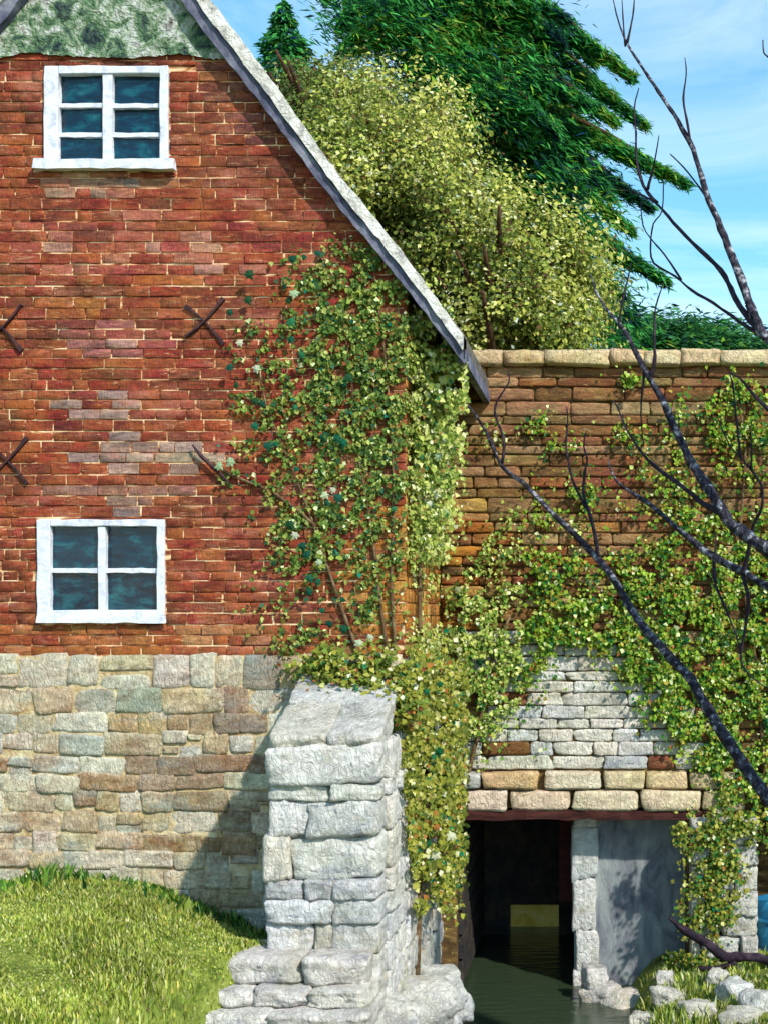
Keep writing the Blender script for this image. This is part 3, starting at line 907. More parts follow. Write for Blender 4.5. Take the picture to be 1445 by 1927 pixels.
COURSES = [  # py top, py bottom, list of (width share, colour)
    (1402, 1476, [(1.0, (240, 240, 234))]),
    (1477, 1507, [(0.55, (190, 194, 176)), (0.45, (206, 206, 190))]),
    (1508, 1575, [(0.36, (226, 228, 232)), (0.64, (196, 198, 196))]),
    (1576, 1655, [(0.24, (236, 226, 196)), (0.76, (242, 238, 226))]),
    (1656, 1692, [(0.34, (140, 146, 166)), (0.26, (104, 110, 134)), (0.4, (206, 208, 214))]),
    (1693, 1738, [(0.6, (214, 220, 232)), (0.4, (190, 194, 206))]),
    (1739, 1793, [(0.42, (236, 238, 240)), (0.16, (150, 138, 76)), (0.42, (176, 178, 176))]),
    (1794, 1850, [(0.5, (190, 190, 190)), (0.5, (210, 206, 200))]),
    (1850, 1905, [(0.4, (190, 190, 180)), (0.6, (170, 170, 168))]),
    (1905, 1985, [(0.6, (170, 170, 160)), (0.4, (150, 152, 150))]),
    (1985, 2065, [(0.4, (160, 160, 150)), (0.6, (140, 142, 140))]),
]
for (ya, yb, row) in COURSES:
    za, zb = bpz(ya), bpz(yb)
    x = BX0 - R.uniform(0, 0.05) - 0.03 * (ya > 1570); x_end = BX1 + 0.02
    tot = x_end - x
    for (sh, c) in row:
        w = tot * sh
        dep = 0.34
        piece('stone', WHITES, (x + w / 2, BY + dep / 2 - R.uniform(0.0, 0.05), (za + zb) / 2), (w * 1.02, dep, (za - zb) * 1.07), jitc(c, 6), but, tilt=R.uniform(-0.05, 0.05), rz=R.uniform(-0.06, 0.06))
        x += w
    # return stones on the right and left flank
    y = BY + 0.36
    while y < -0.08:
        w = min(R.uniform(0.22, 0.42), -0.03 - y)
        piece('stone', WHITES, (BX1 - 0.07 + R.uniform(0, 0.03), y + w / 2, (za + zb) / 2), (w * 1.04, 0.22, (za - zb) * R.uniform(1.04, 1.16)), jitc(R.choice([(238, 236, 230), (244, 238, 224), (224, 226, 230), (232, 220, 194)]), 6), but, rz=math.pi / 2 + R.uniform(-0.06, 0.06))
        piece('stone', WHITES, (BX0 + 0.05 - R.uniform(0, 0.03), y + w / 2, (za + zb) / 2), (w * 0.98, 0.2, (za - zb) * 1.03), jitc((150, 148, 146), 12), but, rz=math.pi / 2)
        y += w + 0.01
# sloping cap slabs
ang = math.atan2(zt1 - zt0, -BY)
for k, (t0, t1, cs) in enumerate(((0.0, 0.46, [(204, 196, 166), (190, 188, 176)]), (0.46, 0.72, [(186, 186, 180), (216, 214, 206)]), (0.72, 1.0, [(222, 222, 218), (206, 208, 204)]))):
    for q in range(2):
        xa = BX0 - 0.02 + q * (BX1 - BX0) * 0.55; xb = (BX0 + (BX1 - BX0) * 0.55 - 0.01) if q == 0 else BX1 + 0.03
        ym = BY * (1 - (t0 + t1) / 2); zm = zt0 + (zt1 - zt0) * (t0 + t1) / 2
        o = bpy.data.objects.new('cap_stone', R.choice(WHITES))
        o.location = ((xa + xb) / 2, ym, zm + 0.02); o.scale = ((xb - xa) * 1.01, (t1 - t0) * 1.27, 0.16 + 0.03 * (2 - k))
        o.rotation_euler = (ang, R.uniform(-0.03, 0.03), R.uniform(-0.03, 0.03)); o.color = lin(jitc(cs[q], 6))
        col.objects.link(o); keep(o, but)

# plinth of big blocks in front of the buttress
pl = empty('stone_plinth', (2.7, -1.6, -0.4))
tag(pl, 'stepped plinth of worn pinkish grey blocks under the buttress', 'plinth')
def plinth_course(xa, xb, yf, za, zb, cols, yb):
    x = xa
    n = len(cols)
    for i, c in enumerate(cols):
        w = (xb - xa) / n * R.uniform(0.9, 1.1) if i < n - 1 else xb - x
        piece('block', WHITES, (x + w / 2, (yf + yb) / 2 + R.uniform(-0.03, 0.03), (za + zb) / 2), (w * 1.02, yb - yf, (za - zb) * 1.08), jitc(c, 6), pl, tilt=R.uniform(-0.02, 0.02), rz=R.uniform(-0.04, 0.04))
        x += w
plinth_course(2.16, 3.13, -1.5, 0.875, 0.70, [(226, 210, 206), (206, 190, 182)], -0.95)
plinth_course(2.02, 3.16, -1.62, 0.695, 0.58, [(238, 230, 220), (212, 200, 192), (226, 216, 194)], -1.0)
plinth_course(1.84, 3.19, -1.74, 0.575, 0.43, [(240, 232, 220), (216, 206, 198)], -1.0)
plinth_course(1.66, 3.21, -1.86, 0.425, 0.27, [(236, 228, 216), (214, 206, 200), (228, 222, 204)], -1.0)
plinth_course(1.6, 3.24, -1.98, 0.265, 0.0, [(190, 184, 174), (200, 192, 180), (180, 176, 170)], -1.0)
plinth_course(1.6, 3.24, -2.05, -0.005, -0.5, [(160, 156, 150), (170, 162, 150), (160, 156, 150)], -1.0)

# ================================================================== WING (wall over the stream passage)
WY, WY1 = 2.2, 4.84
def wxx(px): return at(px, 0, WY).x
def wzz(py): return at(0, py, WY).z
ZL = wzz(1540)                            # underside of the lintel
ZW = wzz(690)                             # top of the masonry, under the coping
PX0, PX1 = wxx(858), wxx(1078)            # passage
GX1 = wxx(1292)                           # end of the grey recessed panel
RX1 = wxx(1420)                           # end of the right pier
WXE = 8.2
wing = empty('stone_wing', ((HX1 + WXE) / 2, WY, -0.4))
tag(wing, 'low brown stone wing wall with pale lintel above a dark stream passage', 'stone wall')
bm = bmesh.new()
e = 0.001
bm_box(bm, (HX1 + 0.004, WY, ZL + 0.1), (WXE, WY1, ZW))
bm_box(bm, (PX0 - 0.165, WY + 0.002, -0.9), (PX0, WY1 - 0.002, ZL + 0.099))
bm_box(bm, (GX1, WY + 0.002, -0.9), (RX1, WY1 - 0.002, ZL + 0.099))
bm_box(bm, (RX1, WY + 0.9, -0.9), (WXE, WY1 - 0.002, ZL + 0.099))
bm_box(bm, (7.4, WY + 0.002, -0.9), (WXE, WY + 0.898, ZL + 0.099))
wwall = bm_obj('wall', bm, M_mortar_wing, wing)
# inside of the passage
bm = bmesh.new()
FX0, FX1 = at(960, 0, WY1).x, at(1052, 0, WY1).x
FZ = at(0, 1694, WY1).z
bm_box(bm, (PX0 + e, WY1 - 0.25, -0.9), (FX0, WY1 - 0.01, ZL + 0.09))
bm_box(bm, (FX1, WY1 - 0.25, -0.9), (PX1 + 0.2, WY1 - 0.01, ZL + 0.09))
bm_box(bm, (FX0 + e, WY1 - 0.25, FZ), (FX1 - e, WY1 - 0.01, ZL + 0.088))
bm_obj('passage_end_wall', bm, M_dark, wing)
bm = bmesh.new()
bm_box(bm, (PX1, WY + 0.3, -0.9), (GX1 - 0.002, WY1 - 0.3, ZL + 0.097))
panel = bm_obj('recessed_panel', bm, M_grey, wing)
panel['label'] = 'smooth grey recessed panel beside the dark passage'
# planks on the passage's left side, a brown post at the right
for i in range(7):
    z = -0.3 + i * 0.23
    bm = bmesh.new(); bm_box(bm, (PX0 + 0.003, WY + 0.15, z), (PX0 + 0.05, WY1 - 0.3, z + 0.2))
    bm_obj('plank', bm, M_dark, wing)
bm = bmesh.new(); bm_box(bm, (PX1 - 0.16, WY + 0.75, 0.35), (PX1 - 0.02, WY + 0.9, ZL + 0.05)); bm_obj('post', bm, M_timber, wing)
# quoins along the left edge of the grey panel
z = -0.55
while z < ZL - 0.1:
    h = min(R.uniform(0.28, 0.5), ZL - z)
    piece('quoin', WHITES, (PX1 + 0.1 + R.uniform(-0.015, 0.03), WY + 0.36, z + h / 2), (R.uniform(0.2, 0.27), 0.2, h * 1.08), jitc(R.choice([(226, 230, 232), (206, 214, 218), (190, 204, 220), (232, 230, 224)]), 8), wing)
    z += h + 0.012
# timber lintel
bm = bmesh.new(); bm_box(bm, (wxx(852), WY - 0.10, ZL), (wxx(1345), WY + 0.42, ZL + 0.085))
bmesh.ops.subdivide_edges(bm, edges=[x for x in bm.edges if x.calc_length() > 1], cuts=24)
for v in bm.verts: v.co += Vector((0, R.uniform(-1, 1), R.uniform(-1, 1))) * 0.012
bm_obj('timber_lintel', bm, M_timber, wing)
# two courses of pale lintel stones
BLK1 = [(862, 955, (250, 228, 214)), (960, 1072, (240, 212, 190)), (1077, 1200, (250, 238, 206)), (1206, 1316, (252, 236, 200)), (1320, 1400, (206, 190, 140))]
BLK2 = [(846, 905, (190, 206, 214)), (908, 1012, (228, 184, 126)), (1024, 1130, (246, 238, 214)), (1136, 1212, (236, 220, 170)), (1214, 1292, (242, 216, 166)), (1296, 1380, (190, 180, 126))]
for blk, ya, yb in ((BLK1, 1487, 1522), (BLK2, 1452, 1482)):
    for (a, b, c) in blk:
        piece('lintel_stone', CREAMS, ((wxx(a) + wxx(b)) / 2, WY + 0.05 - R.uniform(0, 0.03), (wzz(ya) + wzz(yb)) / 2), (wxx(b) - wxx(a), 0.3, (wzz(ya) - wzz(yb)) * 1.1), c, wwall)
# face stones
BROWN = [(136, 94, 60), (120, 84, 52), (148, 106, 66), (110, 94, 58), (172, 136, 90), (136, 82, 56), (100, 84, 52), (146, 92, 64), (192, 164, 122), (116, 108, 64)]
WZ = [
    (1100, 1340, 160, 140, 1.0, [(236, 238, 234), (220, 226, 226), (190, 206, 216), (240, 230, 206), (226, 218, 190)]),
    (960, 1410, 120, 60, 0.85, [(226, 220, 190), (230, 210, 178), (206, 208, 166)]),
    (1210, 1425, 110, 50, 0.85, [(230, 222, 190), (220, 224, 212)]),
    (930, 1240, 110, 60, 0.6, [(186, 180, 140), (190, 192, 180), (160, 140, 84)]),
    (1000, 740, 170, 50, 0.55, [(190, 150, 110), (196, 164, 124), (150, 90, 50)]),
    (1110, 900, 90, 40, 0.5, [(160, 92, 62), (146, 78, 52)]),
    (950, 900, 110, 70, 0.45, [(176, 146, 104), (150, 110, 70)]),
    (1100, 1030, 180, 60, 0.5, [(166, 104, 46), (180, 118, 50), (120, 60, 36)]),
    (860, 1090, 70, 150, 0.9, [(214, 144, 50), (196, 122, 44), (226, 176, 96)]),
]
def put_wing(a, b, c, d):
    cx, cz = (a + b) / 2, (c + d) / 2
    px, py = to_px(cx, WY, cz)
    colr = pick(WZ, BROWN, px, py)
    pale = sum(colr) > 540
    piece('stone', WHITES if pale else WSTONES, (cx, WY + 0.045 - R.uniform(0.0, 0.025), cz), (b - a, 0.14, (d - c) * R.uniform(0.95, 1.08)), colr, wwall, tilt=R.uniform(-0.015, 0.015))
fill(HX1 + 0.03, 7.0, wzz(1447), ZW - 0.01, (0.075, 0.135), (0.2, 0.62), put_wing, gap=0.008)
# coping
x = wxx(868)
while x < 7.2:
    w = R.uniform(0.3, 0.62)
    piece('coping_stone', CREAMS, (x + w / 2, WY + 0.16, ZW + 0.07 + R.uniform(-0.006, 0.008)), (w * 1.03, 0.56, 0.15), jitc(R.choice([(244, 224, 178), (236, 210, 158), (222, 186, 130), (246, 232, 198)]), 6), wing, tilt=R.uniform(-0.015, 0.015))
    x += w
# rough right pier, set forward
def put_pier(a, b, c, d):
    piece('pier_stone', WHITES, ((a + b) / 2, WY - 0.06 - R.uniform(0, 0.06), (c + d) / 2), (b - a, 0.34, (d - c) * 1.06), jitc(R.choice([(206, 206, 196), (186, 180, 160), (170, 160, 140), (196, 190, 170), (150, 140, 130)])), wing, tilt=R.uniform(-0.05, 0.05))
fill(GX1 + 0.02, RX1, -0.3, ZL + 0.02, (0.13, 0.24), (0.16, 0.4), put_pier)

# ================================================================== blue barrel in the recess at the far right
def barrel(px, py0, py1, y):
    c = at(px, py1, y); top = at(px, py0, y).z
    h = top - c.z
    root = empty('barrel', (c.x, y, c.z))
    tag(root, 'blue barrel standing in the dark recess beside the right pier', 'barrel')
    bm = bmesh.new(); seg = 24; prev = None
    prof = [(0.0, 0), (0.2, 0), (0.225, 0.12), (0.24, 0.3), (0.245, 0.5), (0.24, 0.7), (0.225, 0.88), (0.2, 1.0), (0.18, 1.0), (0.175, 0.96), (0.0, 0.96)]
    for (r, t) in prof:
        ring = [bm.verts.new((c.x + r * math.cos(2 * math.pi * k / seg), y + r * math.sin(2 * math.pi * k / seg), c.z + t * h)) for k in range(seg)] if r > 0 else [bm.verts.new((c.x, y, c.z + t * h))]
        if prev:
            for k in range(seg):
                if len(prev) == 1: bm.faces.new((prev[0], ring[(k + 1) % seg], ring[k]))
                elif len(ring) == 1: bm.faces.new((prev[k], prev[(k + 1) % seg], ring[0]))
                else: bm.faces.new((prev[k], prev[(k + 1) % seg], ring[(k + 1) % seg], ring[k]))
        prev = ring
    bmesh.ops.recalc_face_normals(bm, faces=bm.faces)
    bm_obj('body', bm, M_blue, root, smooth=True)
    for t in (0.25, 0.72):
        bm = bmesh.new()
        for rr, zz in ((0.236, t - 0.03), (0.252, t - 0.02), (0.252, t + 0.02), (0.236, t + 0.03)):
            pass
        V, F = [], []
        for k in range(seg):
            a = 2 * math.pi * k / seg
            for rr, zz in ((0.23, t - 0.03), (0.257, t - 0.025), (0.257, t + 0.025), (0.23, t + 0.03)):
                V.append((c.x + rr * math.cos(a), y + rr * math.sin(a), c.z + zz * h))
        for k in range(seg):
            for q in range(3):
                F.append((4 * k + q, 4 * ((k + 1) % seg) + q, 4 * ((k + 1) % seg) + q + 1, 4 * k + q + 1))
        bm.free()
        mesh_obj('hoop', V, F, M_blue, root, smooth=True)
barrel(1460, 1690, 1820, 2.35)

# ================================================================== ROCKS by the stream
ROCKS = [rough_mesh('rock', M_white, 700 + i, 1.2, 7, 0.2, 4.5) for i in range(8)]
def rock(px, py, y, w, h, c, label, group=None):
    if px > 1110:                          # the right bank: walk along the line of sight to the ground
        y = 2.0
        for q_ in np.arange(-3.0, 2.0, 0.02):
            c_ = at(px, py + 8, q_)
            if c_.z <= float(ground_z(c_.x, q_)): y = float(q_); break
    p = at(px, py, y)
    o = bpy.data.objects.new('rock', R.choice(ROCKS)); o.location = p; w, h = (w * 0.72, h * 0.7) if px > 1200 else (w, h); o.scale = (w, w * R.uniform(0.8, 1.1), h); o.rotation_euler = (R.uniform(-0.25, 0.25), R.uniform(-0.25, 0.25), R.uniform(0, 6)); o.color = lin(c)
    col.objects.link(o); tag(o, label, 'rock', group)
rock(1178, 1900, 1.35, 0.42, 0.34, (220, 206, 190), 'pale pinkish boulder at the edge of the stream')
rock(1118, 1838, 1.9, 0.22, 0.2, (222, 214, 208), 'small rounded white rock at the foot of the grey panel')
rock(1128, 1872, 1.75, 0.34, 0.22, (150, 140, 140), 'flat mauve rock at the stream edge below the grey panel')
for (px, py, y, w, h, c) in ((1255, 1880, 1.5, 0.34, 0.24, (206, 196, 170)), (1310, 1905, 1.3, 0.4, 0.26, (200, 192, 160)), (1380, 1870, 1.5, 0.36, 0.3, (196, 206, 206)),
                             (1425, 1890, 1.4, 0.4, 0.3, (206, 212, 210)), (1215, 1925, 1.15, 0.4, 0.26, (190, 184, 150)), (1350, 1840, 1.75, 0.24, 0.2, (200, 196, 180)), (1390, 1920, 1.2, 0.4, 0.26, (190, 186, 150)), (1250, 1845, 1.85, 0.22, 0.26, (206, 200, 186))):
    if c[2] > c[0]: rock(px, py, y, w, h, c, 'bluish white rock among the grass on the right bank', 'bluish rocks on the right bank')
    elif c[2] < 172: rock(px, py, y, w, h, c, 'yellowish mossy rock among the grass on the right bank', 'mossy rocks on the right bank')
    else: rock(px, py, y, w, h, c, 'cream rock among the grass on the right bank', 'cream rocks on the right bank')
for (px, py, y, w, h, c) in ((790, 1890, -0.1, 0.5, 0.4, (196, 196, 184)), (745, 1935, -0.9, 0.4, 0.4, (206, 204, 190)), (825, 1860, 0.6, 0.4, 0.34, (170, 178, 172)), (850, 1895, 0.9, 0.3, 0.26, (130, 146, 156)), (805, 1930, 0.2, 0.5, 0.3, (120, 138, 150))):
    if c[2] > c[0]: rock(px, py, y, w, h, c, 'slate blue rock in the water below the hanging ivy', 'blue rocks at the foot of the house')
    else: rock(px, py, y, w, h, c, 'grey white rock at the foot of the house wall beside the water', 'pale rocks at the foot of the house')

# fallen branch on the right bank
fb = empty('fallen_branch', at(1350, 1815, 1.55))
tag(fb, 'dark crooked branch lying across the rocks by the right pier', 'branch')
tube_mesh('stem', [at(1258, 1728, 1.75), at(1290, 1752, 1.7), at(1330, 1775, 1.6), at(1365, 1802, 1.55), at(1400, 1800, 1.5), at(1470, 1812, 1.45)], [0.012, 0.035, 0.04, 0.045, 0.04, 0.04], M_twig, fb, rough=0.25)
tube_mesh('twig', [at(1312, 1822, 1.6), at(1345, 1822, 1.56), at(1385, 1812, 1.5)], [0.02, 0.025, 0.02], M_twig, fb, rough=0.25)

# ================================================================== IVY
IVY_MID = [((78, 108, 44), 5), ((102, 128, 54), 5), ((132, 146, 66), 5), ((66, 92, 46), 3), ((44, 84, 56), 1.6), ((164, 174, 96), 3), ((24, 112, 90), 0.5), ((200, 212, 160), 0.9), ((124, 106, 50), 2.2), ((140, 80, 44), 0.8)]
IVY_LIGHT = [((156, 170, 78), 5), ((180, 190, 98), 5), ((204, 208, 134), 3), ((124, 144, 62), 4), ((228, 228, 186), 1), ((100, 126, 52), 2), ((150, 110, 60), 0.8), ((40, 110, 70), 0.5)]
IVY_HANG = [((142, 144, 52), 5), ((118, 128, 46), 5), ((166, 164, 74), 3), ((92, 108, 42), 4), ((196, 196, 124), 1.5), ((20, 116, 80), 0.5), ((170, 110, 50), 0.5), ((226, 226, 190), 0.6)]
IVY_WING = [((96, 138, 34), 5), ((126, 154, 46), 6), ((54, 108, 38), 4), ((144, 168, 58), 4), ((30, 86, 46), 2.5), ((176, 194, 104), 2), ((206, 216, 160), 1.2), ((130, 118, 46), 2.5), ((160, 150, 60), 2), ((150, 92, 44), 0.8)]

def on_wall(px, py, off):
    s = (D - 0.0) / (D * PPM)
    x = CX + (px - CXP) * s; z = CZ + (CYP - py) * s
    return np.stack([x, -off, z], 1)
def on_side(px, py, off):
    dep = (HX1 - CX) * D * PPM / (px - CXP)          # D + y
    y = np.maximum(dep - D, 0.03); dep = y + D
    z = CZ + (CYP - py) * dep / (D * PPM)
    return np.stack([np.full_like(px, HX1) + off, y, z], 1)
def on_wing(px, py, off):
    s = (WY + D) / (D * PPM)
    return np.stack([CX + (px - CXP) * s, WY - 0.06 - off, CZ + (CYP - py) * s], 1)

def blobs(bl):
    P = []
    for (cx, cy, rx, ry, n) in bl:
        # clumps inside the blob, so that gaps stay
        n = int(n * 3.4); k = max(2, int(n / 60))
        c = NR.normal(0, 0.5, (k, 2)) * (rx, ry) + (cx, cy)
        i = NR.integers(0, k, n)
        P.append(c[i] + NR.normal(0, 1, (n, 2)) * np.minimum(np.where(NR.random((n, 1)) < 0.3, 30, 13), np.array([rx, ry]) * 0.5))
    return np.concatenate(P)

def ivy_part(parent, pts, mapf, normal, pal, size, depth, name='foliage', k=1.15, gap=-0.45):
    fine = vnoise(np.stack([pts[:, 0], pts[:, 1], pts[:, 0] * 0], 1), 0.045, 3.0) + 0.7 * vnoise(np.stack([pts[:, 0], pts[:, 1], pts[:, 0] * 0], 1), 0.11, 8.0)
    pts = pts[fine + NR.normal(0, 0.3, len(pts)) > gap]
    n = len(pts)
    off = 0.015 + np.abs(NR.normal(0, depth, n))
    P = mapf(pts[:, 0], pts[:, 1], off)
    N = np.array(normal)[None] + NR.normal(0, 0.45, (n, 3))
    S = NR.uniform(size[0], size[1], n)
    A = np.tile(np.array([[0, 0, -1.0]]), (n, 1)) + NR.normal(0, 0.5, (n, 3))
    return leaves(name, P, N, S, pal_pick(pal, n, k), M_leaf, parent, aspect=0.85, along=A)

hi = empty('climbing_ivy', (2.9, -0.1, 1.5))
tag(hi, 'green ivy climbing the brick gable up to the roof verge', 'ivy')
pts = blobs([
    (700, 520, 60, 60, 700), (640, 580, 75, 70, 900), (690, 640, 75, 80, 1100), (650, 720, 110, 70, 1100), (700, 800, 70, 90, 900), (600, 790, 90, 60, 650),
    (560, 850, 70, 60, 350), (660, 880, 90, 60, 650), (540, 920, 60, 50, 240), (640, 960, 90, 60, 650), (590, 1010, 80, 60, 800), (700, 960, 60, 90, 500),
    (560, 1060, 60, 60, 450), (650, 1080, 90, 70, 420), (640, 1180, 100, 60, 260), (540, 1170, 70, 50, 260), (540, 1230, 50, 40, 380), (640, 1250, 100, 26, 500), (720, 1130, 50, 90, 300),
    (520, 680, 40, 60, 160), (490, 760, 40, 60, 130), (430, 880, 40, 40, 90), (580, 520, 40, 40, 120), (480, 640, 30, 30, 50), (590, 640, 60, 80, 260), (735, 700, 30, 240, 1300), (740, 960, 30, 160, 500)])
pts = pts[(pts[:, 0] < 768) & (pts[:, 1] > 330 + (pts[:, 0] - 560) * 1.29 * 0.75)]
pts = pts[(NR.random(len(pts)) < np.where(pts[:, 1] > 860, 0.40, 0.66) * np.where(pts[:, 1] > 1090, 0.7, 1.0) * np.where(pts[:, 0] < 600, 0.75, 1.0))]
ivy_part(hi, pts, on_wall, (0.1, -1, 0.25), IVY_MID, (0.016, 0.052), 0.03, k=1.5, gap=-0.24)
# stems
for (pl_) in ([(735, 1270), (720, 1150), (700, 1000), (680, 850), (660, 700), (650, 600)], [(745, 1270), (742, 1100), (738, 900), (730, 700), (715, 560), (700, 490)], [(690, 1260), (640, 1120), (590, 980), (540, 860), (500, 760), (480, 660)], [(600, 990), (520, 930), (440, 895), (400, 870)]):
    tube_mesh('stem', [Vector((p[0] / PPM + R.uniform(-.02, .02), -0.035, wz(p[1]))) for p in pl_], [0.016 - 0.0022 * i for i in range(len(pl_))], M_vine, hi, seg=6)
# single big leaves that stand out, deep teal and mint
LEAFP = [(0, -0.5), (0.2, -0.42), (0.5, -0.3), (0.34, -0.05), (0.46, 0.16), (0.2, 0.2), (0, 0.55), (-0.2, 0.2), (-0.46, 0.16), (-0.34, -0.05), (-0.5, -0.3), (-0.2, -0.42)]
LM = []
for i in range(4):
    r = random.Random(400 + i)
    V = [(0, -0.12, 0)] + [(x * r.uniform(0.85, 1.15), r.uniform(-0.03, 0.05), y * r.uniform(0.85, 1.1)) for x, y in LEAFP]
    F = [(0, 1 + k, 1 + (k + 1) % 12) for k in range(12)]
    me = bpy.data.meshes.new('leaf'); me.from_pydata(V, [], F); me.update(); me.materials.append(M_leaf); LM.append(me)
def big_leaf(parent, p, size, c, rz=0.0):
    o = bpy.data.objects.new('leaf', R.choice(LM)); o.location = p; o.scale = (size,) * 3
    o.rotation_euler = (R.uniform(-0.3, 0.2), math.pi + R.uniform(-0.9, 0.9), rz + R.uniform(-0.3, 0.3)); o.color = lin(c)
    col.objects.link(o); keep(o, parent)
TEAL = [(26, 112, 84), (28, 96, 70), (24, 88, 70), (50, 126, 84), (36, 84, 50)]
MINT = [(200, 220, 180), (176, 206, 160), (220, 228, 196)]
for iq, (px, py, c) in enumerate([(558, 497, 0), (577, 490, 0), (603, 484, 0), (478, 524, 0), (483, 552, 0), (473, 570, 0), (549, 571, 0), (440, 594, 0), (556, 613, 0), (571, 629, 0), (553, 644, 0), (441, 697, 0), (454, 731, 0), (574, 674, 0),
                    (472, 762, 0), (488, 760, 0), (500, 765, 0), (488, 806, 0), (510, 843, 0), (534, 853, 0), (526, 840, 0), (652, 726, 0), (662, 716, 0), (560, 770, 0), (555, 800, 0), (640, 830, 0), (650, 838, 0), (614, 825, 0), (563, 886, 0), (745, 845, 0),
                    (617, 935, 1), (630, 925, 1), (640, 940, 0), (622, 950, 0), (583, 920, 0), (553, 990, 0), (560, 1010, 1), (576, 1030, 0), (585, 1046, 0), (545, 1056, 0), (522, 1062, 0), (590, 1090, 0), (602, 1098, 0), (588, 1115, 0), (665, 1125, 0), (612, 1150, 0), (650, 1130, 0), (652, 1185, 0), (625, 1175, 0), (690, 1200, 0), (680, 1212, 1), (700, 1200, 1), (490, 700, 1), (458, 650, 1), (508, 690, 1), (560, 560, 1), (745, 960, 0), (440, 873, 1), (420, 880, 1), (540, 1040, 1), (605, 1060, 1)]):
    if iq % 5 == 4: continue
    big_leaf(hi, Vector((px / PPM, -0.07 - R.uniform(0, 0.06), wz(py))), R.uniform(0.05, 0.085), R.choice(MINT if c else TEAL))

ci = empty('climbing_ivy', (3.3, 0.9, 1.2))
tag(ci, 'sunlit yellow green ivy on the house side wall under the eave', 'ivy')
def side_pts(bl):
    p = blobs(bl); return p[(p[:, 0] > 757) & (p[:, 0] < 832)]
pts = side_pts([(790, 620, 40, 60, 900), (790, 720, 40, 70, 1400), (795, 820, 40, 80, 1700), (795, 920, 40, 70, 1400), (790, 990, 40, 50, 900), (800, 1050, 40, 50, 260), (800, 1240, 50, 50, 900)])
ivy_part(ci, pts, on_side, (1, -0.5, 0.3), IVY_LIGHT, (0.02, 0.06), 0.07, k=1.25, gap=-0.3)  # lighter leaf palette: sunlight on this side is painted into the colour
# a shawl of the same ivy standing off the corner towards the camera
pts = blobs([(800, 620, 40, 60, 500), (820, 700, 45, 60, 700), (815, 800, 45, 70, 700), (810, 900, 40, 80, 700), (800, 980, 45, 50, 500), (870, 760, 20, 60, 130)])
pts = pts[(pts[:, 0] > 752) & (pts[:, 0] < 880) & (pts[:, 1] > 560 + (pts[:, 0] - 760) * 0.9)]
def corner_map(px, py, off):
    y = 0.35 + NR.uniform(-0.3, 0.5, len(px)); s = (y + D) / (D * PPM)
    return np.stack([CX + (px - CXP) * s, y, CZ + (CYP - py) * s], 1)
ivy_part(ci, pts, corner_map, (0.5, -1, 0.3), IVY_LIGHT, (0.02, 0.06), 0.07, k=1.25, gap=-0.3)
tube_mesh('stem', [(HX1 + 0.03, 0.5, 0.2), (HX1 + 0.05, 0.6, 2.0), (HX1 + 0.05, 0.5, 3.6), (HX1 + 0.05, 0.6, 5.2)], [0.03, 0.025, 0.02, 0.012], M_vine, ci, seg=6)
for _ in range(26):
    px, py = R.uniform(765, 850), R.uniform(600, 1000)
    q = at(px, py, 0.15)
    big_leaf(ci, q, R.uniform(0.05, 0.09), R.choice(MINT + [(214, 216, 150), (60, 120, 70)]), 0.4)

hg = empty('hanging_ivy', (3.2, -0.5, 1.2))
tag(hg, 'thick olive ivy hanging down over the buttress corner to the passage', 'ivy')
pts = blobs([(800, 1290, 60, 60, 1600), (810, 1370, 55, 70, 2000), (820, 1450, 55, 60, 2000), (815, 1540, 48, 60, 1800), (825, 1610, 36, 46, 1100), (830, 1660, 20, 26, 220), (795, 1720, 14, 16, 60), (830, 1560, 26, 120, 700)])
pts = pts[(pts[:, 0] > 735 + 0.10 * (pts[:, 1] - 1250)) & (pts[:, 0] < 880)]
def hang_map(px, py, off):
    y = np.clip(0.35 + (px - 800) * 0.014 + NR.normal(0, 0.18, len(px)), -0.4, 1.9); s = (y + D) / (D * PPM)
    return np.stack([CX + (px - CXP) * s, y, CZ + (CYP - py) * s], 1)
ivy_part(hg, pts, hang_map, (0.6, -1, 0.35), IVY_HANG, (0.02, 0.06), 0.08, k=1.2, gap=-0.45)
pts = blobs([(650, 1262, 70, 24, 700), (700, 1290, 50, 34, 800), (745, 1320, 34, 40, 600), (610, 1250, 40, 20, 250), (730, 1275, 40, 30, 400)])
def cap_map(px, py, off):
    y = -0.12 - np.abs(NR.normal(0, 0.1, len(px))) - 0.004 * np.clip(py - 1260, 0, 60); s = (y + D) / (D * PPM)
    return np.stack([CX + (px - CXP) * s, y, CZ + (CYP - py) * s], 1)
ivy_part(hg, pts, cap_map, (0.2, -0.8, 0.7), IVY_HANG + [((104, 130, 50), 5), ((130, 70, 50), 1)], (0.025, 0.065), 0.06, name='cap_foliage', k=1.25)
tube_mesh('stem', [(HX1 + 0.06, 0.4, 2.7), (HX1 + 0.1, 0.5, 2.1), (HX1 + 0.1, 0.6, 1.5), (HX1 + 0.08, 0.6, 1.0)], [0.025, 0.022, 0.018, 0.01], M_vine, hg, seg=6)
for _ in range(14):
    px, py = R.uniform(775, 850), R.uniform(1280, 1650)
    big_leaf(hg, at(px, py, 0.1), R.uniform(0.05, 0.085), R.choice([(20, 116, 76), (24, 100, 60), (190, 120, 60), (220, 224, 190)]), 0.4)

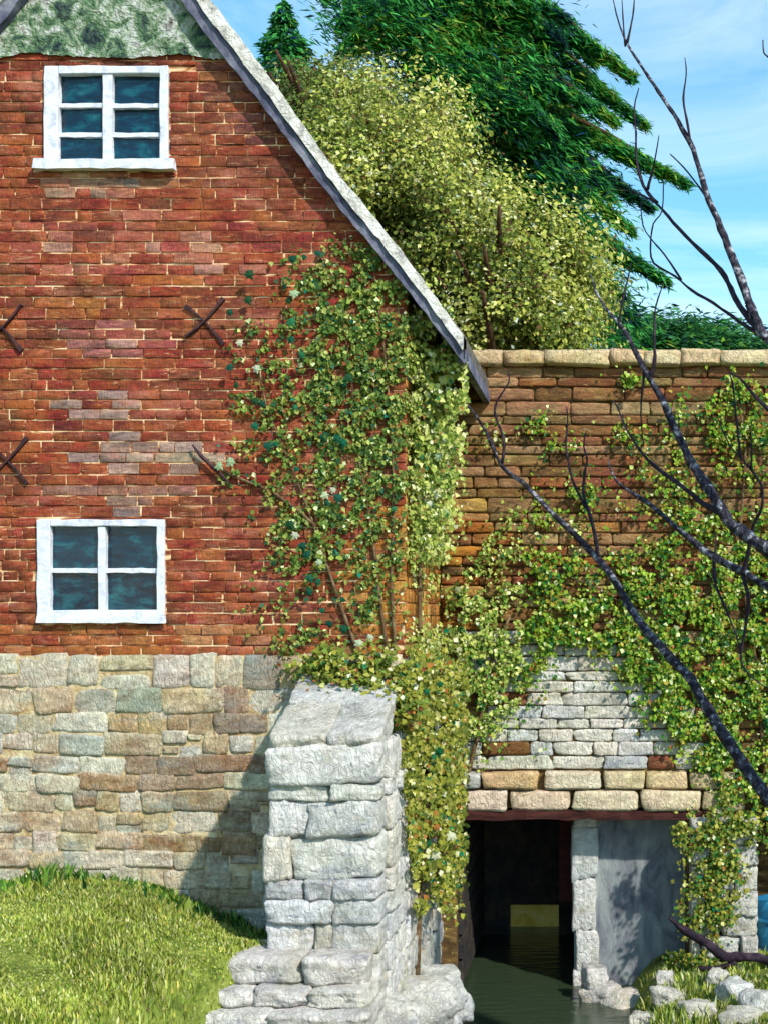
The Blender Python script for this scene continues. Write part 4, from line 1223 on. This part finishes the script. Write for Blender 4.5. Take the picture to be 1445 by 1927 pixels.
wi = empty('wall_ivy', (5.6, 2.1, 1.4))
tag(wi, 'bright green ivy spreading over the lower wing wall', 'ivy')
bl = []
for _ in range(190):
    px = R.uniform(850, 1520); lo = 1130 if px < 1000 else (1060 if px < 1200 else 940)
    py = lo + (1500 - lo) * (R.random() ** 0.8)
    # bare pale triangle above the lintel
    if abs(px - 1105) < 30 + max(0, py - 1220) * 0.75 and 1215 < py < 1535 and px > 960 - (py - 1200) * 0.3: continue
    if px < 1340 and py > 1430: continue
    dens = 0.3 + 0.55 * min(1, max(0, (py - lo) / 180.0)); dens *= 1.2 if px > 1230 else 0.9
    bl.append((px, py, R.uniform(25, 55), R.uniform(18, 40), int(120 * dens)))
bl += [(1040, 1080, 50, 34, 200), (1200, 1100, 50, 34, 220), (900, 1130, 60, 40, 240), (1000, 1250, 60, 60, 420), (900, 1300, 60, 60, 620), (930, 1370, 60, 40, 420), (900, 1400, 40, 50, 300), (880, 1200, 40, 50, 260), (1180, 1230, 70, 50, 600), (1250, 1330, 60, 60, 800), (1330, 1420, 70, 60, 900), (1400, 1490, 60, 36, 600), (1370, 740, 70, 50, 150), (1400, 850, 60, 90, 320), (1180, 730, 30, 14, 50), (1300, 950, 50, 40, 160), (990, 990, 40, 20, 60), (1210, 830, 50, 30, 70), (1000, 800, 40, 14, 40), (1080, 960, 120, 60, 160), (960, 1050, 90, 60, 180), (1240, 900, 100, 90, 160), (1330, 800, 100, 90, 160), (1150, 1080, 120, 60, 240), (1040, 860, 140, 70, 60)]
pts = blobs(bl)
keepm = ~((np.abs(pts[:, 0] - 1085) < 52 + np.clip(pts[:, 1] - 1225, 0, None) * 0.84 + NR.normal(0, 22, len(pts))) & (pts[:, 1] > 1215) & (pts[:, 1] < 1540) & (NR.random(len(pts)) < 0.96)) & (pts[:, 0] > 842)
pts = pts[keepm]
left = pts[:, 0] < 985
ivy_part(wi, pts[~left], on_wing, (0.2, -1, 0.3), IVY_WING, (0.018, 0.055), 0.05, k=1.4, gap=-0.3)
ivy_part(wi, pts[left], on_wing, (0.2, -1, 0.3), IVY_LIGHT + [((110, 150, 60), 6)], (0.018, 0.055), 0.05, k=1.4, gap=-0.2)
for pl_ in ([(1430, 1540), (1380, 1400), (1300, 1280), (1220, 1180), (1130, 1110), (1050, 1080)], [(1440, 1500), (1420, 1250), (1390, 1050), (1400, 850), (1380, 730)], [(870, 1500), (900, 1380), (920, 1260), (960, 1160)]):
    q = on_wing(np.array([p[0] for p in pl_], float), np.array([p[1] for p in pl_], float), np.full(len(pl_), 0.03))
    tube_mesh('stem', [Vector(v) for v in q], [0.02 - 0.0025 * i for i in range(len(pl_))], M_vine, wi, seg=6)
for _ in range(60):
    px, py = R.uniform(860, 1440), R.uniform(1080, 1440)
    if abs(px - 1085) < 80 + max(0, py - 1225) * 0.84: continue
    q = on_wing(np.array([px]), np.array([py]), np.array([0.09]))[0]
    big_leaf(wi, Vector(q), R.uniform(0.05, 0.085), R.choice([(30, 96, 48), (24, 80, 44), (210, 220, 170), (190, 206, 110), (40, 110, 70)]))

pi_ = empty('pier_ivy', (5.9, 1.9, 0.2))
tag(pi_, 'ragged olive ivy growing on the right stone pier', 'ivy')
pts = blobs([(1345, 1600, 40, 60, 420), (1335, 1690, 36, 50, 360), (1320, 1760, 24, 30, 120), (1370, 1560, 46, 30, 320), (1390, 1650, 20, 30, 60), (1290, 1560, 16, 26, 80), (1300, 1815, 40, 16, 160), (1370, 1850, 60, 22, 240)])
def pier_map(px, py, off):
    s = (WY - 0.3 + D) / (D * PPM)
    return np.stack([CX + (px - CXP) * s, WY - 0.26 - off, CZ + (CYP - py) * s], 1)
ivy_part(pi_, pts, pier_map, (0.2, -1, 0.3), IVY_HANG + [((70, 120, 46), 4)], (0.022, 0.055), 0.05, k=1.25)
tube_mesh('stem', [Vector(v) for v in pier_map(np.array([1350., 1345, 1340, 1350]), np.array([1830., 1740, 1640, 1550]), np.zeros(4))], [0.02, 0.017, 0.014, 0.01], M_vine, pi_, seg=6)

# ================================================================== GRASS
def grass(name, n, xr, yr, hgt, pal, label, region=None, k=1.1, lean=0.35, width=0.012):
    x = NR.uniform(*xr, n); y = NR.uniform(*yr, n)
    if region is not None:
        m = region(x, y); x, y = x[m], y[m]; n = len(x)
    z = ground_z(x, y)
    h = NR.uniform(*hgt, n) * (1 + 0.75 * vnoise(np.stack([x, y, x * 0], 1), 3.0))
    a = NR.uniform(0, 2 * math.pi, n)
    d = np.stack([np.cos(a), np.sin(a)], 1)
    P = np.stack([x, y, z - 0.01], 1)
    w = width * NR.uniform(0.7, 1.5, n)
    side = np.stack([-d[:, 1], d[:, 0], np.zeros(n)], 1) * w[:, None]
    le = NR.uniform(0.3, 1.6, n) * lean
    mid = P + np.stack([d[:, 0] * le * h * 0.4, d[:, 1] * le * h * 0.4, h * 0.6], 1)
    tip = P + np.stack([d[:, 0] * le * h * 1.3, d[:, 1] * le * h * 1.3, h * 0.95], 1)
    V = np.empty((n, 5, 3)); V[:, 0] = P - side; V[:, 1] = P + side; V[:, 2] = mid + side * 0.8; V[:, 3] = mid - side * 0.8; V[:, 4] = tip
    b = np.arange(n)[:, None] * 5
    F = np.concatenate([b + np.array([[0, 1, 2]]), b + np.array([[0, 2, 3]]), b + np.array([[3, 2, 4]])])
    C = pal_pick(pal, n, k)
    pn = vnoise(np.stack([x, y, x * 0], 1), 2.2, 4.0)
    C[:, :3] *= (1 + 0.25 * pn + 0.2 * vnoise(np.stack([x, y, x * 0], 1), 9.0, 1.0))[:, None]
    o = fast_mesh(name, V.reshape(-1, 3), F, np.repeat(C, 5, axis=0), M_grass, None, 'stuff')
    tag(o, label, 'grass')
    return o
GR = [((158, 172, 66), 5), ((174, 184, 88), 5), ((136, 156, 58), 4), ((196, 200, 128), 2.5), ((110, 138, 52), 2.5), ((198, 188, 94), 1.5), ((120, 120, 60), 1.2), ((216, 214, 160), 0.8)]
grass('grass', 170000, (-1.4, 2.7), (-4.6, -0.08), (0.02, 0.065), GR, 'short sunlit grass on the bank below the stone base',
      lambda x, y: (x < 2.38 + 0.42 * np.clip(y + 1.2, -2.5, 0) + 0.2 * sm(-1.2, -0.9, y) + NR.uniform(-0.1, 0.12, len(x))) & ~((x > BX0 - 0.03) & (y > BY - 0.05)), width=0.006)
GD = [((84, 128, 46), 4), ((104, 146, 52), 4), ((60, 104, 44), 3), ((140, 160, 64), 3), ((40, 84, 50), 1.2), ((170, 170, 90), 1.5)]
grass('tall_grass', 6500, (-0.6, 2.25), (-1.1, -0.12), (0.04, 0.15), GD, 'longer dark green grass along the foot of the stone base',
      lambda x, y: (y > -0.12 - np.abs(NR.normal(0, 0.32, len(x)))) & (vnoise(np.stack([x, y, x * 0], 1), 4.0, 2.0) + NR.normal(0, 0.35, len(x)) > -0.15 - 0.4 * sm(0.8, 1.8, x)))
grass('bank_grass', 16000, (4.6, 7.4), (-1.5, 2.05), (0.03, 0.11), GR + [((206, 208, 170), 3), ((96, 130, 40), 5), ((60, 100, 40), 3)], 'patchy moss green grass among the rocks on the right bank',
      lambda x, y: vnoise(np.stack([x, y, x * 0], 1), 5.0) > -0.2, width=0.007)

# ================================================================== BARE TREE in front of the wing
bt_base = at(1900, 2020, -2.6); bt_base.z = float(ground_z(bt_base.x, bt_base.y)) - 0.05
bt = empty('bare_tree', bt_base)
tag(bt, 'leafless dark grey tree with long bare limbs reaching across the wing', 'tree')
def depth_for(px):            # limbs run back towards the wall as they reach out
    return -2.6 + 3.2 * float(sm(1900, 900, px))
def limb(name, pts, r0, r1, mat, parent, dy=0.0, wob=1.5, seg=8):
    P = []
    for (px, py) in pts:
        y = depth_for(px) + dy
        P.append(at(px + R.uniform(-wob, wob), py + R.uniform(-wob, wob), y))
    n = len(P)
    return tube_mesh(name, P, [0.8 * (r0 + (r1 - r0) * (i / (n - 1)) ** 0.9) for i in range(n)], mat, parent, seg=seg, rough=0.3)
TR = [bt_base, at(1890, 1800, -2.6), at(1880, 1500, -2.6), at(1850, 1200, -2.55), at(1820, 950, -2.5), at(1800, 700, -2.45), at(1810, 420, -2.4), at(1790, 150, -2.4), at(1800, -150, -2.35)]
trunk = tube_mesh('trunk', TR, [0.24, 0.19, 0.17, 0.15, 0.12, 0.09, 0.07, 0.045, 0.02], M_bark, bt, seg=12)
LA = limb('limb', [(1880, 1960), (1700, 1790), (1560, 1640), (1445, 1505), (1400, 1440), (1350, 1365), (1300, 1282), (1250, 1225), (1200, 1165), (1150, 1085), (1100, 1025), (1040, 965), (985, 910), (945, 878), (915, 815), (885, 770), (856, 735), (840, 680)], 0.075, 0.006, M_bark, bt)
LB = limb('limb', [(1860, 1260), (1700, 1180), (1560, 1100), (1445, 1035), (1390, 1000), (1365, 970), (1335, 920), (1300, 870), (1265, 800), (1240, 740), (1205, 685), (1185, 640), (1165, 608), (1140, 580), (1120, 545), (1110, 515)], 0.075, 0.006, M_bark, bt, dy=-0.15)
LC = limb('limb', [(1815, 960), (1700, 860), (1560, 740), (1445, 640), (1420, 600), (1405, 560), (1390, 515), (1370, 465), (1350, 415), (1332, 375), (1320, 335), (1303, 280), (1275, 230), (1255, 195), (1230, 160), (1200, 115), (1180, 85), (1165, 45), (1150, -10)], 0.056, 0.006, M_bark, bt, dy=0.2)
LD = limb('limb', [(1868, 1330), (1700, 1240), (1560, 1160), (1445, 1105), (1400, 1080), (1345, 1050), (1310, 1025), (1260, 980), (1225, 952), (1190, 930), (1160, 905), (1145, 880), (1145, 865)], 0.055, 0.006, M_bark, bt, dy=0.1)
TW = [
    (LA, 0.0, 0.018, [(945, 872), (948, 825), (930, 780), (935, 755), (957, 720), (955, 698)]),
    (LA, 0.0, 0.026, [(1125, 1050), (1120, 1020), (1110, 975), (1097, 930), (1098, 890), (1103, 865), (1097, 840), (1100, 815)]),
    (LA, 0.0, 0.02, [(1100, 955), (1090, 935), (1075, 900), (1065, 840), (1067, 790), (1065, 765)]),
    (LB, -0.15, 0.016, [(1165, 608), (1170, 570), (1180, 530), (1187, 495)]),
    (LB, -0.15, 0.026, [(1222, 712), (1231, 680), (1230, 640), (1232, 580), (1248, 530)]),
    (LB, -0.15, 0.014, [(1212, 700), (1205, 780), (1210, 840)]),
    (LB, -0.15, 0.03, [(1372, 975), (1320, 945), (1290, 920), (1240, 885), (1205, 850), (1180, 810), (1160, 765), (1150, 752)]),
    (LD, 0.1, 0.022, [(1397, 1080), (1408, 1035), (1418, 985), (1432, 955), (1430, 912), (1400, 870), (1370, 835), (1350, 785)]),
    (LD, 0.1, 0.014, [(1392, 858), (1385, 790), (1378, 730), (1370, 700)]),
    (LD, 0.1, 0.012, [(1412, 885), (1412, 840), (1410, 800)]),
    (LD, 0.1, 0.02, [(1342, 1050), (1345, 1100), (1365, 1150), (1385, 1195), (1395, 1240)]),
    (LD, 0.1, 0.022, [(1397, 1083), (1408, 1130), (1401, 1190), (1393, 1240), (1410, 1270), (1440, 1295)]),
    (LD, 0.1, 0.012, [(1344, 1050), (1345, 1030), (1347, 1008)]),
    (LB, -0.1, 0.024, [(1480, 790), (1445, 770), (1415, 740), (1395, 715), (1372, 700)]),
    (LC, 0.2, 0.012, [(1175, 88), (1172, 50), (1170, -5)]),
    (LC, 0.2, 0.014, [(1178, 85), (1190, 30), (1193, -8)]),
    (LC, 0.2, 0.016, [(1298, 272), (1292, 225), (1285, 185), (1290, 140), (1287, 108)]),
    (LC, 0.2, 0.034, [(1438, 630), (1400, 590), (1375, 545), (1355, 510), (1315, 470), (1275, 430), (1250, 400), (1230, 380), (1195, 362), (1163, 357)]),
    (LC, 0.2, 0.02, [(1234, 383), (1210, 350), (1197, 300), (1196, 250), (1193, 205), (1200, 165)]),
    (LC, 0.2, 0.016, [(1218, 358), (1230, 310), (1238, 255)]),
    (LC, 0.2, 0.018, [(1435, 635), (1390, 605), (1340, 570), (1300, 545), (1270, 520), (1230, 495), (1224, 460), (1228, 420), (1245, 395), (1248, 340)]),
    (LC, 0.2, 0.012, [(1282, 527), (1250, 480), (1228, 455), (1210, 425), (1204, 380)]),
    (LC, 0.2, 0.01, [(1465, 130), (1445, 108), (1437, 98), (1434, 75)]),
    (LC, 0.2, 0.012, [(1345, 400), (1320, 360), (1285, 315), (1260, 290)]),
]
for (par, dy, r, pts) in TW:
    limb('twig', pts, r, 0.005, M_twig, par, dy=dy, wob=1.0, seg=6)

# ================================================================== TREES BEHIND
BUSH = [((140, 156, 66), 5), ((178, 182, 84), 5), ((126, 140, 54), 5), ((200, 202, 140), 1.8), ((98, 118, 52), 4), ((104, 84, 44), 1.5), ((196, 212, 190), 0.4)]
BUSH_D = [((92, 112, 50), 5), ((112, 128, 56), 4), ((90, 66, 44), 2.5), ((70, 92, 46), 3)]
BUSH_L = [((190, 188, 96), 4), ((206, 206, 130), 3), ((166, 170, 76), 4), ((222, 222, 180), 1.2)]
def crown_leaves(root, centre, rad, nclump, nleaf, y_spread, size, pal, pal_d, pal_l, k=1.1, sig=0.26):
    c = np.array(centre)
    u = NR.normal(size=(nclump, 3)); u /= np.linalg.norm(u, axis=1, keepdims=True)
    r = NR.uniform(0.15, 1.0, (nclump, 1)) ** 0.5
    r *= (1 + 0.16 * vnoise(u, 3.0, c[0]) + 0.12 * vnoise(u, 8.0, c[0]))[:, None]
    cl = c + u * r * np.array(rad)
    cr = np.where(NR.random(nclump) < 0.6, NR.uniform(0.10, 0.28, nclump), NR.uniform(0.28, 0.6, nclump))
    w_ = cr ** 2; w_ /= w_.sum()
    i = NR.choice(nclump, nleaf, p=w_)
    q = NR.normal(size=(nleaf, 3)); q /= np.linalg.norm(q, axis=1, keepdims=True)
    P = cl[i] + q * (cr[i] * (NR.random(nleaf) ** 0.3 + np.abs(NR.normal(0, 0.28, nleaf))))[:, None] * np.array([1.1, 1.0, 0.95]) + NR.normal(0, 0.07, (nleaf, 3))
    N = q * 0.9 + NR.normal(0, 0.5, (nleaf, 3)) + np.array([0.1, -0.35, 0.35])
    hue = NR.normal(0, 0.5, nclump)[i]
    # hollows between the leafy masses
    gapn = vnoise(P, 2.0, 6.0) + 0.6 * vnoise(P, 4.5, 1.0) + NR.normal(0, 0.2, nleaf)
    rel = np.linalg.norm((P - c) / np.array(rad), axis=1)
    ok = (gapn > -0.35) | (rel < 0.6)
    P, N, hue, rel = P[ok], N[ok], hue[ok], rel[ok]; nleaf = len(P)
    v = 0.9 * vnoise(P, 0.8, 2.0) + 0.5 * vnoise(P, 2.3, 9.0) + hue * 0.6 - 0.15
    C = pal_pick(pal, nleaf, k)
    v = v + NR.normal(0, 0.15, nleaf); m = v < -0.4; C[m] = pal_pick(pal_d, m.sum(), k)
    m = v > 0.45; C[m] = pal_pick(pal_l, m.sum(), k)
    return leaves('crown', P, N, NR.uniform(size[0], size[1], nleaf), C, M_leaf, root, aspect=0.7)

def bush_tree(px, py, rx, ry, y, nclump, nleaf, label, pal=BUSH, pd=BUSH_D, pl2=BUSH_L):
    s = (y + D) / (D * PPM)
    c = at(px, py, y)
    gz = float(ground_z(c.x, y))
    root = empty('leafy_tree', (c.x, y, gz - 0.05)); tag(root, label, 'tree')
    crown_leaves(root, c, (rx * s, min(rx * s, 2.6), ry * s), nclump, nleaf, 0, (0.035, 0.09), pal, pd, pl2, k=1.28)
    tube_mesh('trunk', [(c.x, y, gz - 0.05), (c.x + 0.1, y + 0.05, gz + (c.z - gz) * 0.4), (c.x - 0.05, y, c.z - ry * s * 0.2), (c.x, y, c.z + ry * s * 0.4)], [0.22, 0.18, 0.13, 0.04], M_trunk, root, seg=10)
    for k in range(16):
        a = R.uniform(0, 2 * math.pi); z0 = c.z + ry * s * R.uniform(-0.6, 0.4); L = R.uniform(0.6, 1.0)
        tube_mesh('limb', [(c.x, y, z0 - 0.4), (c.x + math.cos(a) * rx * s * L * 0.4, y + math.sin(a) * 0.8, z0), (c.x + math.cos(a) * rx * s * L, y + math.sin(a) * 1.6, z0 + 0.6)], [0.09, 0.06, 0.02], M_trunk, root, seg=6)
    return root
bush_tree(715, 480, 260, 290, 8.6, 620, 200000, 'broad yellow green leafy tree rising behind the house roof verge')
bush_tree(940, 570, 155, 195, 7.6, 300, 105000, 'rounded olive leafy tree behind the wing coping with brown gaps')
bush_tree(620, 280, 130, 140, 10.2, 220, 65000, 'pale dusty green tree top beside the upper roof verge', pal=[((150, 160, 96), 4), ((176, 182, 120), 4), ((200, 208, 170), 2), ((120, 136, 70), 3), ((140, 120, 80), 1.5)])

# --- big evergreen
EV = [((24, 72, 34), 5), ((32, 90, 38), 5), ((44, 104, 46), 4), ((12, 52, 40), 3), ((54, 128, 58), 2), ((92, 132, 34), 1.2), ((12, 42, 62), 0.8)]
EVL = [((60, 130, 44), 3), ((100, 140, 50), 3), ((40, 116, 44), 3), ((130, 146, 60), 1)]
EVD = [((10, 48, 36), 4), ((14, 62, 34), 4), ((10, 34, 50), 2)]
YE = 13.0
ev_root_p = at(800, 0, YE)
ev = empty('evergreen_tree', (ev_root_p.x, YE, float(ground_z(ev_root_p.x, YE)) - 0.05))
tag(ev, 'large dark evergreen tree with sweeping boughs against the sky', 'tree')
tube_mesh('trunk', [(ev_root_p.x, YE, float(ground_z(ev_root_p.x, YE)) - 0.05), (ev_root_p.x + 0.1, YE, 7.0), (ev_root_p.x, YE, 13.0), (ev_root_p.x + 0.1, YE, 19.0)], [0.5, 0.4, 0.28, 0.05], M_trunk, ev, seg=12)
tips = [(1068, 36), (1040, -40), (1192, 146), (1120, 118), (1095, 195), (1216, 238), (1160, 228), (1294, 346), (1185, 300), (1226, 392), (1150, 372), (1190, 436), (1256, 530), (1186, 496), (1140, 455), (1200, 612), (1170, 560), (1130, 520), (1100, 300), (1040, 330), (1000, 250), (960, 200), (612, 0), (640, 48), (690, 90), (600, -40), (720, 40), (636, 108), (900, 260), (1010, 120), (940, 90), (860, 160), (780, 110), (820, 40), (940, -30), (1000, 20), (1090, 420), (1080, 380), (1050, 250), (880, 90), (760, -20), (700, -60), (1040, 160), (1060, 80)]
Pl, Al, Nl = [], [], []
bough_n = 0
for (px, py) in tips:
    y = YE + R.uniform(-1.6, 1.6)
    tip = at(px, py, y)
    z0 = tip.z + R.uniform(0.5, 1.5) + 0.3 * abs(tip.x - ev_root_p.x)
    st = Vector((ev_root_p.x, YE, min(z0, 18.0)))
    mid = st.lerp(tip, 0.55) + Vector((0, 0, 0.35))
    if abs(tip.x - ev_root_p.x) > 0.6:
        tube_mesh('bough', [st, mid, tip.lerp(mid, 0.1)], [0.1, 0.06, 0.012], M_trunk, ev, seg=6)
    n = int(5200 * (0.5 + 0.1 * (tip - st).length))
    t = NR.random(n) ** 0.95
    a = np.array(st); b = np.array(mid); c = np.array(tip)
    T = t[:, None]
    Q = (1 - T) ** 2 * a + 2 * T * (1 - T) * b + T ** 2 * c
    d = (c - a) / (np.linalg.norm(c - a) + 1e-6)
    spread = (0.40 * (1 - t) ** 1.3 + 0.055)[:, None]
    Q = Q + NR.normal(0, 1, (n, 3)) * spread * np.array([0.6, 0.9, 0.34]) - np.array([0, 0, 1]) * np.abs(NR.normal(0, 0.22, (n, 1))) * (1 - T * 0.8)
    Pl.append(Q); Al.append(np.tile(d, (n, 1)) + np.array([0, 0, -0.35])); Nl.append(NR.normal(0, 0.5, (n, 3)) + np.array([0.1, -0.5, 0.7]))
# inner fill along the diagonal mass
for (px, py, rx, ry, n) in ((800, 40, 190, 110, 9200), (920, 130, 150, 110, 4800), (980, 230, 90, 90, 2800), (1050, 330, 60, 70, 1500), (1100, 430, 45, 70, 1100), (1130, 540, 50, 60, 1100), (1160, 620, 50, 34, 1400), (950, -20, 110, 60, 1800), (700, 60, 70, 50, 1100)):
    k = 40
    cc = NR.normal(0, 0.45, (k, 2)) * (rx, ry) + (px, py)
    i = NR.integers(0, k, n)
    yy = YE + NR.uniform(-1.5, 1.5, k)
    s = (yy + D) / (D * PPM)
    C3 = np.stack([CX + (cc[:, 0] - CXP) * s, yy, CZ + (CYP - cc[:, 1]) * s], 1)
    Pl.append(C3[i] + NR.normal(0, 0.26, (n, 3))); Al.append(np.tile([0.6, -0.2, -0.5], (n, 1))); Nl.append(NR.normal(0, 0.5, (n, 3)) + np.array([0.1, -0.5, 0.7]))
Pl = [p_ + NR.normal(0, 0.02, p_.shape) for p_ in Pl]
P = np.concatenate(Pl); A = np.concatenate(Al); N = np.concatenate(Nl)
v = vnoise(P, 1.3, 1.0) + 0.5 * vnoise(P, 3.1, 5.0)
C = pal_pick(EV, len(P), 2.5); m = v > 0.3; C[m] = pal_pick(EVL, m.sum(), 1.5); m = v < -0.55; C[m] = pal_pick(EVD, m.sum(), 2.2)
leaves('crown', P, N, NR.uniform(0.10, 0.26, len(P)), C, M_leaf, ev, aspect=0.2, along=A)

# --- low thicket on the skyline
YT = 15.0
tq = at(1330, 650, YT)
th = empty('distant_thicket', (tq.x, YT, float(ground_z(tq.x, YT)) - 0.05)); tag(th, 'low dark green thicket on the skyline just above the wing coping', 'thicket')
Pt, At = [], []
for _ in range(46):
    px = R.uniform(1175, 1560); top = 592 + 0.14 * (px - 1190) + R.uniform(-16, 30)
    q = at(px, top + R.uniform(0, 60), YT + R.uniform(-0.8, 0.8)); n = 330
    Pt.append(np.array(q) + NR.normal(0, 1, (n, 3)).clip(-1.7, 1.7) * np.array([0.34, 0.4, 0.12])); At.append(np.tile([R.choice((-1, 1)), -0.2, -0.15], (n, 1)))
for k in range(9):
    q = at(1180 + k * 45, 640, YT); g0 = float(ground_z(q.x, YT))
    tube_mesh('trunk', [(q.x, YT, g0 - 0.05), (q.x + 0.05, YT, g0 + 2.0), (q.x, YT, q.z)], [0.1, 0.08, 0.03], M_trunk, th, seg=6)
    n = 900
    Pt.append(np.array([q.x, YT, (q.z + g0) / 2]) + NR.normal(0, 1, (n, 3)).clip(-1.7, 1.7) * np.array([0.4, 0.4, (q.z - g0) * 0.3])); At.append(np.tile([0.3, -0.2, -0.6], (n, 1)))
P = np.concatenate(Pt)
leaves('crown', P, NR.normal(0, 0.5, (len(P), 3)) + np.array([0.1, -0.5, 0.7]), NR.uniform(0.08, 0.2, len(P)), pal_pick(EV + [((60, 110, 66), 5)], len(P), 1.5), M_leaf, th, aspect=0.3, along=np.concatenate(At))

# --- small spruce top at the left
YS = 11.5
sp = at(535, 0, YS)
gz = float(ground_z(sp.x, YS))
spr = empty('spruce_tree', (sp.x, YS, gz - 0.05)); tag(spr, 'slim dark spruce top between the roof verge and the large evergreen', 'tree')
tube_mesh('trunk', [(sp.x, YS, gz - 0.05), (sp.x, YS, 8.0), (sp.x, YS, sp.z + 0.05)], [0.2, 0.12, 0.01], M_trunk, spr, seg=8)
n = 5200
t = NR.random(n) ** 0.6 * 2.3                      # metres below the tip
lay = np.abs(np.sin(t * 7.0)) * 0.35 + 0.65
rad = (0.06 + 0.52 * t) * NR.random(n) ** 0.5 * lay
a = NR.uniform(0, 2 * math.pi, n)
P = np.stack([sp.x + rad * np.cos(a), YS + rad * np.sin(a), sp.z - t - 0.22 * rad], 1)
A = np.stack([np.cos(a), np.sin(a), np.full(n, -0.3)], 1)
C = pal_pick(EV, n, 2.4)
leaves('crown', P, NR.normal(0, 0.4, (n, 3)) + np.array([0.1, -0.5, 0.7]), NR.uniform(0.10, 0.22, n), C, M_leaf, spr, aspect=0.35, along=A)
